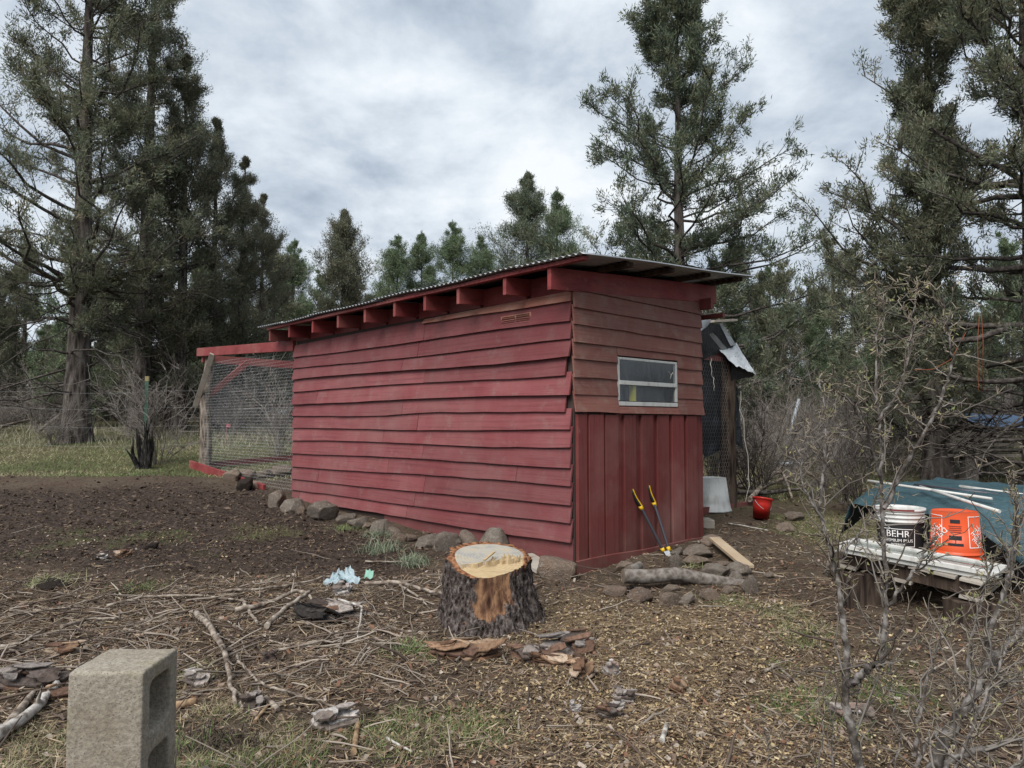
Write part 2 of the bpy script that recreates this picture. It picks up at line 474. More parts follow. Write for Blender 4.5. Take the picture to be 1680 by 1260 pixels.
M['tarp_silver'] = tarp_mat('silver tarp', (.30, .33, .36), (.46, .49, .51), .5)
M['tarp_teal'] = tarp_mat('dark teal tarp', (.014, .040, .050), (.036, .076, .09), .5)
M['tarp_blue'] = tarp_mat('blue tarp', (.07, .14, .26), (.13, .22, .36), .5)
M['panel_grey'] = mat('grey panel', (.19, .19, .195), .7)
M['rope'] = mat('pale string', (.55, .52, .46), .9)
M['cord'] = mat('orange cord', (.26, .07, .03), .8)
M['pipe'] = mat('grey pipe', (.30, .34, .38), .45)
M['lop_grey'] = mat('dark grey tube', (.055, .055, .065), .4, .3)
M['lop_yellow'] = mat('yellow grip plastic', (.60, .37, .012), .45)
M['dull_yellow'] = mat('faded yellow paint', (.20, .17, .08), .7)
M['lop_black'] = mat('black grip rubber', (.012, .012, .012), .6)
M['steel'] = mat('scratched steel', (.50, .51, .52), .35, .9)
M['green_post'] = mat('green steel post', (.035, .085, .06), .6)
M['mint'] = mat('mint plastic film', (.16, .33, .26), .5)
M['film'] = tarp_mat('pale blue film', (.22, .30, .33), (.36, .43, .46), .5)
M['pink'] = mat('pink ribbon', (.36, .12, .14), .7)
def glass_mat():
    m = bpy.data.materials.new('dusty window glass'); m.use_nodes = True; t = m.node_tree; t.nodes.clear()
    N = t.nodes.new; o = N('ShaderNodeOutputMaterial')
    tr = N('ShaderNodeBsdfTransparent'); tr.inputs[0].default_value = (.86, .88, .88, 1)
    gl = N('ShaderNodeBsdfGlossy'); gl.inputs['Roughness'].default_value = .12
    df = N('ShaderNodeBsdfDiffuse'); df.inputs[0].default_value = (.30, .31, .32, 1)
    fr = N('ShaderNodeFresnel'); fr.inputs[0].default_value = 1.5
    tc = N('ShaderNodeTexCoord'); mp = N('ShaderNodeMapping'); mp.inputs['Scale'].default_value = (24, 24, 6)
    nz = N('ShaderNodeTexNoise'); nz.inputs['Scale'].default_value = 1; nz.inputs['Detail'].default_value = 6
    rp = N('ShaderNodeValToRGB'); rp.color_ramp.elements[0].position = .4; rp.color_ramp.elements[0].color = (.006, .006, .006, 1)
    rp.color_ramp.elements[1].position = .75; rp.color_ramp.elements[1].color = (.08, .08, .08, 1)
    m1 = N('ShaderNodeMixShader'); m2 = N('ShaderNodeMixShader'); L = t.links.new
    L(tc.outputs['Object'], mp.inputs[0]); L(mp.outputs[0], nz.inputs['Vector']); L(nz.outputs[0], rp.inputs[0])
    L(rp.outputs[0], m1.inputs[0]); L(tr.outputs[0], m1.inputs[1]); L(df.outputs[0], m1.inputs[2])
    m2.inputs[0].default_value = .055; L(m1.outputs[0], m2.inputs[1]); L(gl.outputs[0], m2.inputs[2]); L(m2.outputs[0], o.inputs[0])
    return m
M['glass'] = glass_mat()
# ================================================================== ground zones
def gpoly(pts): return np.array([G(*p)[:2] for p in pts])
def poly_w(x, y, poly, soft):
    """soft polygon weight"""
    x = np.asarray(x, float); y = np.asarray(y, float)
    ins = np.zeros(x.shape, bool); d2 = np.full(x.shape, 1e9)
    n = len(poly)
    for i in range(n):
        ax, ay = poly[i]; bx, by = poly[(i + 1) % n]
        c = ((ay > y) != (by > y)) & (x < (bx - ax) * (y - ay) / (by - ay + 1e-12) + ax)
        ins ^= c
        t = np.clip(((x - ax) * (bx - ax) + (y - ay) * (by - ay)) / ((bx - ax) ** 2 + (by - ay) ** 2 + 1e-12), 0, 1)
        d2 = np.minimum(d2, (x - ax - t * (bx - ax)) ** 2 + (y - ay - t * (by - ay)) ** 2)
    d = np.sqrt(d2) * np.where(ins, 1, -1)
    return np.clip(d / soft + .5, 0, 1)
Z_SOIL = gpoly([(-260, 806), (0, 806), (200, 799), (330, 794), (430, 806), (480, 832), (560, 855), (640, 890), (690, 910), (600, 940), (420, 935), (250, 950), (0, 930), (-260, 930)])
Z_CHIP = gpoly([(905, 990), (1010, 985), (1130, 1000), (1280, 985), (1350, 1060), (1340, 1160), (1420, 1290), (960, 1290), (860, 1150), (890, 1040)])
Z_SLASH = gpoly([(-260, 958), (250, 965), (520, 945), (720, 945), (735, 1045), (650, 1130), (350, 1150), (150, 1110), (-260, 1130)])
Z_LAWN_R = gpoly([(1260, 842), (1345, 835), (1450, 850), (1460, 905), (1380, 905), (1290, 872)])
patches = [(G(a, b), r) for a, b, r in [(345, 1185, .26), (290, 1240, .3), (50, 1250, .30), (100, 1225, .2), (620, 1200, .22), (420, 1245, .3), (695, 1068, .12), (640, 1230, .2),
           (1330, 1045, .20), (1340, 1165, .18), (1195, 988, .18), (1290, 1010, .16), (1270, 1090, .12), (1480, 1130, .2), (660, 1180, .12), (320, 1110, .14), (760, 1190, .16), (60, 900, .35), (250, 880, .3), (430, 870, .3), (330, 910, .25), (130, 870, .35)]]
def zones(x, y):
    n1 = fbm(x * .9, y * .9, 4, 11); n2 = fbm(x * 2.4, y * 2.4, 4, 23)
    xs, ys = x + n1 * 1.2, y + n2 * .5
    soil = poly_w(xs, ys, Z_SOIL, .5)
    chip = poly_w(xs, ys, Z_CHIP, .8)
    slash = poly_w(xs, ys, Z_SLASH, .5)
    # grazed field beyond the bank on the left, and thin turf right of the shed
    edge = 11.0 + .05 * (x + 6) + n1 * 1.0
    field = np.clip((y - edge) / .7, 0, 1) * np.clip((-2.2 - x + (y - 9.8) * .25) / 1.0, 0, 1)
    right = np.clip((y - 8.2 + n1) / 1.5, 0, 1) * np.clip((x - 1.9) / .8, 0, 1)
    grass = np.maximum(np.maximum(field, right * .55), poly_w(x + n2 * .5, y, Z_LAWN_R, .4))
    for c, r in patches:
        grass = np.maximum(grass, np.clip(1.25 - np.hypot(x - c.x, (y - c.y) * .8) / r + n2 * 2.2, 0, 1) * (.8 if c.y < 5 else .45))
    far = np.clip((y - 24) / 8, 0, 1)
    grass = np.maximum(grass, far * .8)
    grass = np.clip(grass + n2 * .9 * (grass > .02), 0, 1)
    return soil, chip, slash, grass
def Hfine(x, y):
    z = Hbase(x, y)
    soil, chip, slash, grass = zones(x, y)
    near = np.clip((14 - y) / 4, 0, 1)
    d = fbm(x * 3.1, y * 3.1, 4, 41) * .055 + fbm(x * 11, y * 11, 3, 61) * .022
    clod = np.abs(fbm(x * 5.5, y * 5.5, 4, 81)) * .13
    rut = fbm(x * 1.0 + y * .2, y * 6.0, 3, 91) * .05
    return z + near * (d + soil * (clod + rut - .01) + slash * np.abs(fbm(x * 4, y * 4, 3, 95)) * .07)

def axis(a, b, fine, lo, hi, g):
    c = list(np.arange(a, b + 1e-6, fine)); s = fine
    u = [c[-1]];
    while u[-1] < hi: s *= g; u.append(u[-1] + s)
    s = fine; l = [c[0]]
    while l[-1] > lo: s *= g; l.append(l[-1] - s)
    return np.array(l[:0:-1] + c + u[1:])
gx = axis(-5.6, 3.9, .040, -450, 450, 1.085)
gy = axis(1.9, 9.6, .040, -60, 900, 1.07)
XX, YY = np.meshgrid(gx, gy)
ZZ = Hfine(XX, YY)
so, ch, sl, gr = zones(XX, YY)
gb = MB()
gb.grid(np.stack([XX, YY, ZZ], -1), col=np.stack([so, ch, gr], -1))
def ground_mat():
    m = mat('ground', rough=.97, spec=.08); n = NT(m)
    s = n.t.nodes.new('ShaderNodeSeparateColor'); n.L(n.attr(), s.inputs[0])
    soil, chip, grass = s.outputs
    a = n.noise(n.co, 2.2, 6, .65); b = n.noise(n.co, 26, 5, .7); c3 = n.noise(n.co, 120, 3, .7)
    dirt = n.ramp(b, [(.3, (.034, .025, .019)), (.52, (.080, .058, .043)), (.75, (.15, .108, .08))])
    dark = n.ramp(b, [(.32, (.018, .014, .012)), (.55, (.060, .045, .037)), (.72, (.13, .098, .080))])
    chips = n.ramp(c3, [(.34, (.08, .056, .034)), (.5, (.22, .16, .095)), (.66, (.40, .31, .19))])
    turf = n.ramp(b, [(.3, (.035, .038, .018)), (.5, (.095, .092, .045)), (.75, (.19, .17, .10))])
    straw = n.ramp(c3, [(.3, (.05, .04, .03)), (.6, (.15, .12, .085)), (.8, (.25, .21, .16))])
    c = n.mix(n.ramp(a, [(.4, 0.0), (.65, .6)]), dirt, straw)
    c = n.mix(soil, c, dark)
    c = n.mix(n.math('MULTIPLY', chip, n.ramp(a, [(.3, .25), (.6, .9)])), c, chips)
    c = n.mix(n.math('MULTIPLY', grass, .8), c, turf)
    n.color(c); n.bump(n.math('ADD', b, n.math('MULTIPLY', c3, .5)), .9, .03); return m
M['ground'] = ground_mat()
ground = gb.build('ground', M['ground']); ground['kind'] = 'structure'
ground['label'] = 'bare dirt yard with turned soil, wood chips and thin grass'

# ================================================================== the red shed
AX, AY = .52, 6.0
ANG = math.atan2(.676, .736)
V_ = Vector((math.cos(ANG), math.sin(ANG), 0)); U_ = Vector((-math.sin(ANG), math.cos(ANG), 0))
A_ = Vector((AX, AY, 0))
LEN, WID = 5.2, 1.91
def S(v, u, z): return A_ + V_ * v + U_ * u + Vector((0, 0, z))
def Sn(a):       # array of (v,u,z) to world
    a = np.asarray(a, float); return a[..., :1] * np.array(V_) + a[..., 1:2] * np.array(U_) + np.array([AX, AY, 0]) + a[..., 2:3] * np.array([0, 0, 1.])
def upx(px):
    r = (px - 840) / 1165; return (AX - AY * r) / (.6763 + .7366 * r)
def vpx(px):
    r = (px - 840) / 1165; return (AY * r - AX) / (.7366 - .6763 * r)
shed = thing('shed', 'long red plank shed with a low metal roof and small window', 'shed', A_, ANG)
def sbox(mb, a, b, mi=0):
    a = np.array(a, float); b = np.array(b, float)
    v = np.array([[x, y, z] for z in (0, 1) for y in (0, 1) for x in (0, 1)], float) * (b - a) + a
    mb.add(Sn(v), [[0, 2, 3, 1], [4, 5, 7, 6], [0, 1, 5, 4], [2, 6, 7, 3], [0, 4, 6, 2], [1, 3, 7, 5]], mi)
    return mb
# inner shells (sheathing) behind the boards, with the window opening left free
WV0, WV1, WZ0, WZ1 = .555, 1.475, 1.325, 1.765
w = MB(); sbox(w, (.004, .0, -.06), (.03, LEN, 2.30)); left_wall = w.build('left_wall', M['inner'], shed)
w = MB()
for a, b in (((.03, .004, -.05), (WV0, .03, 2.33)), ((WV1, .004, -.05), (WID, .03, 2.36)), ((WV0, .004, -.05), (WV1, .03, WZ0)), ((WV0, .004, WZ1), (WV1, .03, 2.34))): sbox(w, a, b)
front_wall = w.build('front_wall', M['inner'], shed)
w = MB(); sbox(w, (WID - .03, .03, -.05), (WID, LEN, 2.38)); rw = w.build('right_wall', M['red_low'], shed)
w = MB(); sbox(w, (.03, LEN - .03, -.05), (WID - .03, LEN, 2.34)); w.build('back_wall', M['red_low'], shed)
# lap siding on the long wall
near_z = [2.20, 2.035, 1.885, 1.731, 1.577, 1.407, 1.265, 1.116, .966, .794, .642, .480, .335, .176]
far_z = [2.24, 2.072, 1.906, 1.757, 1.599, 1.433, 1.26, 1.087, .922, .756, .581, .399, .240, .10]
top_n, top_f = 2.285, 2.24
joint_px = {0: [], 1: [700], 2: [690], 3: [665], 4: [700], 5: [525], 6: [665], 7: [690, 519], 8: [634], 9: [699], 10: [642, 852], 11: [528, 702], 12: [686], 13: [673, 497]}
sh_rng = np.random.default_rng(21)
def zline(k, u):
    n_, f_ = (near_z[k], far_z[k]) if k >= 0 else (top_n, top_f)
    t = u / LEN
    sag = .012 * math.sin(t * 5 + k * 1.3) + (.022 * math.exp(-((t - .37) / .13) ** 2) if k in (6,) else 0)
    return n_ * (1 - t) + f_ * t + sag * min(1, t * 6) * (1 if k >= 0 else 0)
def lap_board(name, pts_fn, s0, s1, mtl, parent, thick=.019, wall='L', tilt=(.038, .006), rag=0):
    """pts_fn(s) -> (z_bottom, z_top). Board lies outside the wall plane, bottom edge proud."""
    ns = max(3, int(abs(s1 - s0) / .35) + 2); ss = np.linspace(s0, s1, ns)
    ob, it = tilt; rows = []
    for i, s_ in enumerate(ss):
        zb, zt = pts_fn(s_)
        zb += sh_rng.normal(0, .0022); j = sh_rng.normal(0, .0016)
        sl_ = 0
        prof = [(ob + j, zb), (ob - thick + j, zb), (it - .004, zt), (it + thick * .55, zt)]
        if wall == 'L': rows.append([(-d, s_ + (rag * (z - zb) if i == ns - 1 else 0), z) for d, z in prof])
        else: rows.append([(s_, -d, z) for d, z in prof])
    Vv = Sn(np.array(rows)); mb = MB()
    n4 = 4; f = []
    for i in range(ns - 1):
        for k in range(4):
            a, b = i * 4 + k, i * 4 + (k + 1) % 4
            f.append([a, b, b + 4, a + 4] if wall == 'F' else [b, a, a + 4, b + 4])
    mb.add(Vv.reshape(-1, 3), f)
    mb.add(Vv[0], [[0, 1, 2, 3]]); mb.add(Vv[-1], [[3, 2, 1, 0]])
    return mb.build(name, mtl, parent)
near_end = [.0, .0, -.005, .0, .055, .0, .06, .005, .0, .006, .0, .0, .004, .0]
for k in range(14):
    us = [near_end[k]] + sorted(upx(q) for q in joint_px[k]) + [LEN + .01]
    if k == 0: us = [0, upx(697)]
    if k == 13: us = [near_end[k]] + sorted(upx(q) for q in joint_px[k] if upx(q) < 5.1) + [LEN]
    for a, b in zip(us[:-1], us[1:]):
        lp = .028
        fn = lambda s_, k=k: (zline(k, s_), (zline(k - 1, s_) + lp) if k > 0 else zline(-1, s_) + .01)
        if k == 1: fn = lambda s_: (zline(1, s_), min(zline(0, s_) + lp, zline(-1, s_) + .0) if s_ < upx(697) + .01 else zline(-1, s_) - .0)
        jit = .004 * sh_rng.random()
        tl = (.046 + jit + (.012 if k in (3, 5) else 0), .006)
        lap_board('siding_board', fn, a + .0025, b - .0025, M['faded_tan'] if k == 0 else M['red_wall'], left_wall, tilt=tl)
# skirt board under the siding
w = MB(); sbox(w, (-.012, .004, .0), (.002, 2.9, .20)); sk = w.build('skirt_board', M['red_wall'], left_wall)
# lap siding on the window end
fz_l = [2.30, 2.147, 2.007, 1.855, 1.71, 1.558, 1.412, 1.264]
fz_r = [2.283, 2.14, 1.988, 1.84, 1.706, 1.559, 1.407, 1.249]
ft = lambda v: 2.315 + .075 * v
def fzl(k, v): return fz_l[k] * (1 - v / WID) + fz_r[k] * v / WID if k >= 0 else ft(v)
for k in range(8):
    zb, zt = fzl(k, 1.0), fzl(k - 1, 1.0)
    cut = zb < WZ1 - .01 and zt > WZ0 + .02
    fn = lambda s_, k=k: (fzl(k, s_), fzl(k - 1, s_) + (.028 if k else 0))
    if k == 4:          # notched over the window head
        for a, b, lo in ((-.022, WV0 - .004, None), (WV0 - .0035, WV1 + .0035, WZ1 + .012), (WV1 + .004, WID + .01, None)):
            f2 = fn if lo is None else (lambda s_, lo=lo: (lo, fzl(3, s_) + .028))
            lap_board('siding_board', f2, a, b, M['red_front'], front_wall, wall='F')
        continue
    if k == 7:          # notched under the sill
        for a, b, hi in ((-.022, WV0 - .004, None), (WV0 - .0035, WV1 + .0035, WZ0 - .008), (WV1 + .004, WID + .01, None)):
            f2 = fn if hi is None else (lambda s_, hi=hi: (fzl(7, s_), hi))
            lap_board('siding_board', f2, a, b, M['red_front'], front_wall, wall='F', tilt=(.056, .012) if hi is None else (.056, .030))
        continue
    segs = [(-.022, WV0 - .004), (WV1 + .004, WID + .01)] if cut else [(-.022 if k else .03, WID + .01)]
    for a, b in segs: lap_board('siding_board', fn, a, b, M['red_front'], front_wall, wall='F', tilt=(.038 + .004 * sh_rng.random(), .006))
# knots
for v, z, r in ((.24, 2.075, .022), (.29, 1.925, .014), (1.22, 2.02, .012)):
    a = np.arange(9) * 2 * np.pi / 9
    kn = MB(); kn.add(Sn(np.stack([v + r * np.cos(a), np.full(9, -.0275), z + r * .75 * np.sin(a)], -1)), [list(range(9))]); kn.build('knot_hole', M['inner'], front_wall)
# upright boards of the lower front wall
gp = [(943, 958), (961, 985), (988, 1009), (1019, 1038), (1047, 1066), (1073, 1092), (1097, 1116), (1121, 1138)]
for a, b in gp:
    v0, v1 = vpx(a), vpx(b)
    z0 = .012 + sh_rng.normal(0, .004)
    w = MB(); sbox(w, (v0 if v0 > .01 else -.024, -.036 - .004 * sh_rng.random(), z0), (v1, -.004, 1.242)); bevel(w.build('upright_board', M['red_low'], front_wall), .003)
allb = [vpx(943)] + [vpx(x) for ab in gp for x in ab][1:] + [WID]
for i in range(1, len(allb) - 1, 2):
    w = MB(); sbox(w, (allb[i] - .01, -.008, .01), (allb[i + 1] + .01, .002, 1.29)); w.build('recessed_board', M['red_low'], front_wall)
rows = []
for v in np.linspace(-.03, WID + .03, 12):
    zt = .022 - .004 * v + .006 * math.sin(v * 5) ; zb = -.17
    rows.append([(v, -.058, zb), (v, -.056, zt), (v, -.036, zt + .004), (v, -.036, zb)])
w = MB(); w.grid(Sn(np.array(rows)), smooth=False); w.build('skirt_board', M['red_low'], front_wall)
w = MB(); sbox(w, (WID + .002, -.012, -.1), (WID + .022, .10, 2.30)); w.build('corner_board', M['red_low'], front_wall)
# window
win = MB()
fd0, fd1 = -.034, -.006
for a, b in (((WV0, fd0, WZ0), (WV1, fd1, WZ0 + .038)), ((WV0 + .0, fd0 + .004, WZ1 - .022), (WV1, fd1, WZ1)), ((WV0, fd0 + .002, WZ0 + .045), (WV0 + .026, fd1, WZ1 - .022)), ((WV1 - .032, fd0 + .002, WZ0 + .045), (WV1, fd1, WZ1 - .022))): sbox(win, a, b)
window = bevel(win.build('window', M['white_frame'], shed), .003)
w = MB(); sbox(w, (WV0 + .02, fd0 - .006, 1.515), (WV1 - .02, fd1, 1.553)); bevel(w.build('meeting_rail', M['white_frame'], window), .003)
w = MB(); sbox(w, (WV0 + .026, -.020, WZ0 + .045), (WV1 - .032, -.017, 1.515)); w.build('pane', M['glass'], window)
w = MB(); sbox(w, (WV0 + .026, -.028, 1.553), (WV1 - .032, -.025, WZ1 - .022)); w.build('pane', M['glass'], window)
w = MB(); sbox(w, (.79, -.014, WZ0 + .046), (.838, .028, 1.514)); w.build('inner_post', M['yellow'], window)
# torn sticker / web in the upper pane corner
w = MB(); q = Sn(np.array([[1.33, -.0295, 1.67], [1.37, -.0295, 1.63], [1.40, -.0295, 1.66], [1.39, -.0295, 1.61], [1.36, -.0295, 1.60]])); w.tubes(q[[0, 1]], [.002, .003], 4); w.tubes(q[[1, 2]], [.003, .004], 4); w.tubes(q[[1, 4]], [.003, .002], 4)
w.build('cobweb_thread', M['rope'], window)
# vent in the long wall
vu0, vu1 = upx(876), upx(826); vz0, vz1 = 2.065, 2.165
vt = MB(); sbox(vt, (-.034, vu0, vz0), (-.020, vu1, vz1)); vent = vt.build('vent', M['faded_tan'], shed)
um = (vu0 + vu1) / 2
for c0, c1 in ((vu0 + .02, um - .012), (um + .012, vu1 - .02)):
    for i in range(5):
        z = vz0 + .012 + i * .018; w = MB()
        cc = Sn(np.array([(-.036, c0, z), (-.036, c1, z), (-.030, c1, z), (-.030, c0, z), (-.046, c0, z + .004), (-.046, c1, z + .004), (-.036, c1, z + .011), (-.036, c0, z + .011)]))
        w.hexa(cc); w.build('louvre', M['red_front'] if i % 2 else M['faded_tan'], vent)
# roof: rafters, lookouts, purlins and corrugated sheets
sl_t = .068                                       # rise across the width
zr = lambda v: 2.315 + sl_t * v                   # underside of rafters
RH = .155
raf_px = [907, 838, 763, 707, 658, 611, 570, 532, 497, 467]
raf_u = [-.05] + [upx(p) + .18 for p in raf_px[1:]]
OV = .30
raf_u = [-.03, .52, 1.18, 1.72, 2.27, 2.87, 3.48, 4.12, 4.78, 5.38]
for i, u in enumerate(raf_u):
    w = MB(); v0, v1 = -OV, WID + .30
    hh = RH if i else RH + .03
    cc = []
    for dz in (0, hh):
        for v, uu in ((v0, u), (v1, u), (v1, u + .042), (v0, u + .042)): cc.append((v, uu, zr(v) + dz - (hh - RH)))
    w.hexa(Sn(np.array(cc))); bevel(w.build('rafter', M['red_beam'], shed), .003)
    if i + 1 < len(raf_u):           # blocking between the rafters over the wall
        w = MB(); u2 = raf_u[i + 1]; cc = []
        for dz in (-.02, RH - .004):
            for v, uu in ((.0, u + .044), (.03, u + .044), (.03, u2 - .002), (.0, u2 - .002)): cc.append((v, uu, zr(v) + dz))
        w.hexa(Sn(np.array(cc))); w.build('blocking', M['red_beam'], shed)
# fascia strip riding on the rafter tails
w = MB(); cc = []
for dz in (0, .028):
    for v, u in ((-OV - .02, -.40), (-OV + .05, -.40), (-OV + .05, LEN + .25), (-OV - .02, LEN + .25)): cc.append((v, u, zr(v) + RH + .001 + dz))
w.hexa(Sn(np.array(cc))); w.build('eave_strip', M['red_beam'], shed)
for v in (.28, .88, 1.48, 2.08):
    w = MB(); cc = []
    for dz in (.001, .040):
        for vv, u in ((v, -.36), (v + .09, -.36), (v + .09, LEN + .2), (v, LEN + .2)): cc.append((vv, u, zr(vv) + RH + dz))
    w.hexa(Sn(np.array(cc))); w.build('purlin', M['dark_post_and_shade'], shed)
def sheet(u0, u1, lift, seed):
    us = np.arange(u0, u1 + .001, .0105)
    vs_ = np.linspace(-OV - .07, WID + .40, 12)
    VV, UU = np.meshgrid(vs_, us, indexing='ij')
    zc = zr(VV) + RH + .052 + lift + .009 * np.cos(UU * 2 * np.pi / .068) + .005 * np.sin(VV * 3 + seed) + .006 * np.sin(UU * 2.3 + seed)
    mb = MB(); mb.grid(Sn(np.stack([VV, UU, zc], -1)))
    o = mb.build('roof_sheet', M['metal'], shed)
    so_ = o.modifiers.new('thick', 'SOLIDIFY'); so_.thickness = .0015
for i in range(8):
    sheet(-.44 + i * .76, -.44 + i * .76 + .80, .003 * (i % 2), i)
# header and outrigger on the far long side
w = MB(); sbox(w, (WID - .02, -.16, 2.33), (WID + .03, LEN, 2.44)); w.build('header_beam', M['red_beam'], shed)
w = MB(); sbox(w, (WID + .30, -.10, 2.28), (WID + .345, LEN, 2.325)); w.build('outrigger', M['red_beam'], shed)
for u in (.4, 1.6, 3.0): 
    w = MB(); sbox(w, (WID - .02, u, 2.235), (WID + .62, u + .045, 2.279)); w.build('bracket', M['red_beam'], shed)

# nail heads
nl = MB()
for k in range(1, 14):
    for u in [near_end[k] + .025] + [q + d_ for j_ in joint_px[k] for q in (upx(j_),) for d_ in (-.03, .03) if q < 5] + [LEN - .04, .9, 2.6, 3.9]:
        for q in range(2):
            z_ = zline(k, u) + .025 + q * .07 + sh_rng.normal(0, .005); dd = .0415 - .2 * (z_ - zline(k, u)); a = np.arange(6) * 2 * np.pi / 6; uu = u + sh_rng.normal(0, .01)
            nl.add(Sn(np.stack([np.full(6, -dd - .003), uu + .0045 * np.cos(a), z_ + .0045 * np.sin(a)], -1)), [list(range(6))])
o = nl.build('nail_heads', M['lop_grey'] , left_wall); o['kind'] = 'stuff'
# ================================================================== conifers
def unit(a): return a / (np.linalg.norm(a, axis=-1, keepdims=True) + 1e-12)
PAL_JUN = 1.15 * np.array([(.115, .130, .084), (.134, .142, .090), (.100, .116, .078), (.142, .140, .090), (.138, .124, .082), (.088, .105, .073)])
PAL_BROWN = 1.12 * np.array([(.122, .127, .085), (.142, .138, .090), (.105, .118, .081), (.150, .134, .090), (.092, .105, .075)])
PAL_PINE = 1.05 * np.array([(.115, .155, .088), (.135, .175, .095), (.10, .138, .082), (.155, .18, .10), (.09, .122, .076)])
PAL_DEEP = 1.15 * np.array([(.092, .115, .078), (.11, .128, .080), (.08, .10, .072), (.13, .135, .082)])
def blades(mb, cen, dirs, K, L, W, spread, pal, r, jit=.05, shr=None):
    """K narrow triangles at each tuft"""
    N = len(cen)
    sk = np.ones((N * K, 1)) if shr is None else np.repeat(shr, K)[:, None]
    c = np.repeat(cen, K, 0) + r.normal(0, jit, (N * K, 3)) * sk
    d = unit(np.repeat(dirs, K, 0) + r.normal(0, spread, (N * K, 3)))
    ln = L * r.uniform(.55, 1.25, (N * K, 1)) * sk
    s = unit(np.cross(d, r.normal(0, 1, (N * K, 3)))) * (W * r.uniform(.6, 1.3, (N * K, 1)))
    v = np.stack([c - s * .5, c + s * .5, c + d * ln * .6 + s * .55, c + d * ln], 1)   # kite
    v = np.stack([c - s * .5, c + d * ln * .45 + s * .7, c + d * ln], 1)
    tint = pal[r.integers(0, len(pal), N)] * r.uniform(.75, 1.45, (N, 1))
    col = np.repeat(np.repeat(tint, K, 0) * r.uniform(.8, 1.2, (N * K, 1)), 3, 0)
    mb.add(v.reshape(-1, 3), np.arange(N * K * 3).reshape(-1, 3), col=col)
def conifer(seed, h, tr, c0, nb, rad, el0=.35, el1=.75, curve=.25, sub=9, tufts=5, K=9, L=.16, W=.03, pal=PAL_JUN, dead=0, dead_len=2.0,
            spread=.55, lean=(0, 0), one=None, expo=1.0, sub_len=.34, extra=(), topless=0, tj=.05):
    """returns (trunk MB, branches MB, crown MB) in local space. rad(f) = crown radius at height fraction f"""
    r = np.random.default_rng(seed)
    S_ = 16
    f = np.linspace(0, 1, S_)
    wob = np.cumsum(r.normal(0, .012 * h / 10, (S_, 2)), 0) * f[:, None]
    tp = np.stack([wob[:, 0] + lean[0] * f * h, wob[:, 1] + lean[1] * f * h, f * h - .15], -1)
    trd = tr * (1 - f) ** 1.05 + .012; trd[0] *= 1.45; trd[1] *= 1.08
    trunk = MB(); trunk.tubes(tp, trd, 12)
    at = lambda q: np.stack([np.interp(q, f, tp[:, i]) for i in range(3)], -1)
    # main branches
    fb = c0 + (1 - c0) * r.random(nb) ** expo * .985
    nt_ = nb // 14; fb = np.concatenate([fb, .80 + .195 * r.random(nt_)]); nb += nt_
    az = r.random(nb) * 2 * np.pi
    if one is not None: az = np.where(r.random(nb) < .5, one + r.normal(0, .8, nb), az)
    R_ = np.array([rad(q) for q in fb]) * r.uniform(.42, 1.25, nb)
    el = el0 + (el1 - el0) * (fb - c0) / (1 - c0) + r.normal(0, .14, nb)
    ex = [e for e in extra]          # (frac, azimuth, length, elevation)
    if ex:
        fb = np.concatenate([fb, [e[0] for e in ex]]); az = np.concatenate([az, [e[1] for e in ex]])
        R_ = np.concatenate([R_, [e[2] for e in ex]]); el = np.concatenate([el, [e[3] for e in ex]])
    N = len(fb)
    b0 = at(fb); q = np.linspace(0, 1, 7)
    hd = np.stack([np.cos(az), np.sin(az)], -1)
    ln = R_[:, None]
    ru = ln * q * np.cos(el)[:, None]; rz = ln * (q * np.sin(el)[:, None] + curve * (q ** 2 - q * .35))
    side = np.stack([-np.sin(az), np.cos(az)], -1)
    wv = np.cumsum(r.normal(0, .045, (N, 7)), 1) * ln
    bp = np.zeros((N, 7, 3))
    bp[:, :, :2] = b0[:, None, :2] + hd[:, None] * ru[..., None] + side[:, None] * wv[..., None]
    bp[:, :, 2] = b0[:, None, 2] + rz + np.cumsum(r.normal(0, .025, (N, 7)), 1) * ln
    bp[:, 0] = b0
    br = (np.interp(fb, f, trd) * .27)[:, None] * np.clip(R_ / 2.5, .25, 1.0)[:, None] * (1 - q) ** .8 + .005
    wood = MB(); wood.tubes(bp, br, 5)
    # secondary shoots
    m = sub; N2 = N * m
    t2 = r.uniform(.25, 1.0, (N, m)) ** .8
    k = np.clip((t2 * 6).astype(int), 0, 5); fr = t2 * 6 - k; ii = np.arange(N)[:, None]
    s0 = bp[ii, k] * (1 - fr[..., None]) + bp[ii, k + 1] * fr[..., None]
    bd = unit(bp[ii, k + 1] - bp[ii, k])
    sd_ = unit(bd * .55 + r.normal(0, .55, (N, m, 3)) + np.array([0, 0, .22]))
    sl_ = (R_[:, None] * sub_len * (1.15 - .6 * t2) * r.uniform(.5, 1.3, (N, m)))[..., None] + .03 + .05 * np.clip((1 - fb) / .2, 0, 1)[:, None, None]
    q4 = np.linspace(0, 1, 4)
    sp_ = s0[:, :, None] + sd_[:, :, None] * (sl_[:, :, None] * q4[:, None]) + np.array([0, 0, 1.]) * (sl_[:, :, None] * (q4[:, None] ** 2) * .18)
    sp_ = sp_.reshape(N2, 4, 3)
    wood.tubes(sp_, np.tile([.010, .008, .006, .003], (N2, 1)) * (tr / .2) ** .5, 3)
    # tufts
    crown = MB()
    t3 = r.uniform(.15, 1.05, (N2, tufts)); k = np.clip((t3 * 3).astype(int), 0, 2); fr = t3 * 3 - k; ii = np.arange(N2)[:, None]
    tc_ = sp_[ii, k] * (1 - fr[..., None]) + sp_[ii, k + 1] * fr[..., None]
    td = unit(np.repeat(unit(sp_[:, 3] - sp_[:, 0])[:, None], tufts, 1) * .8 + np.array([0, 0, .45]) + r.normal(0, .35, (N2, tufts, 3)))
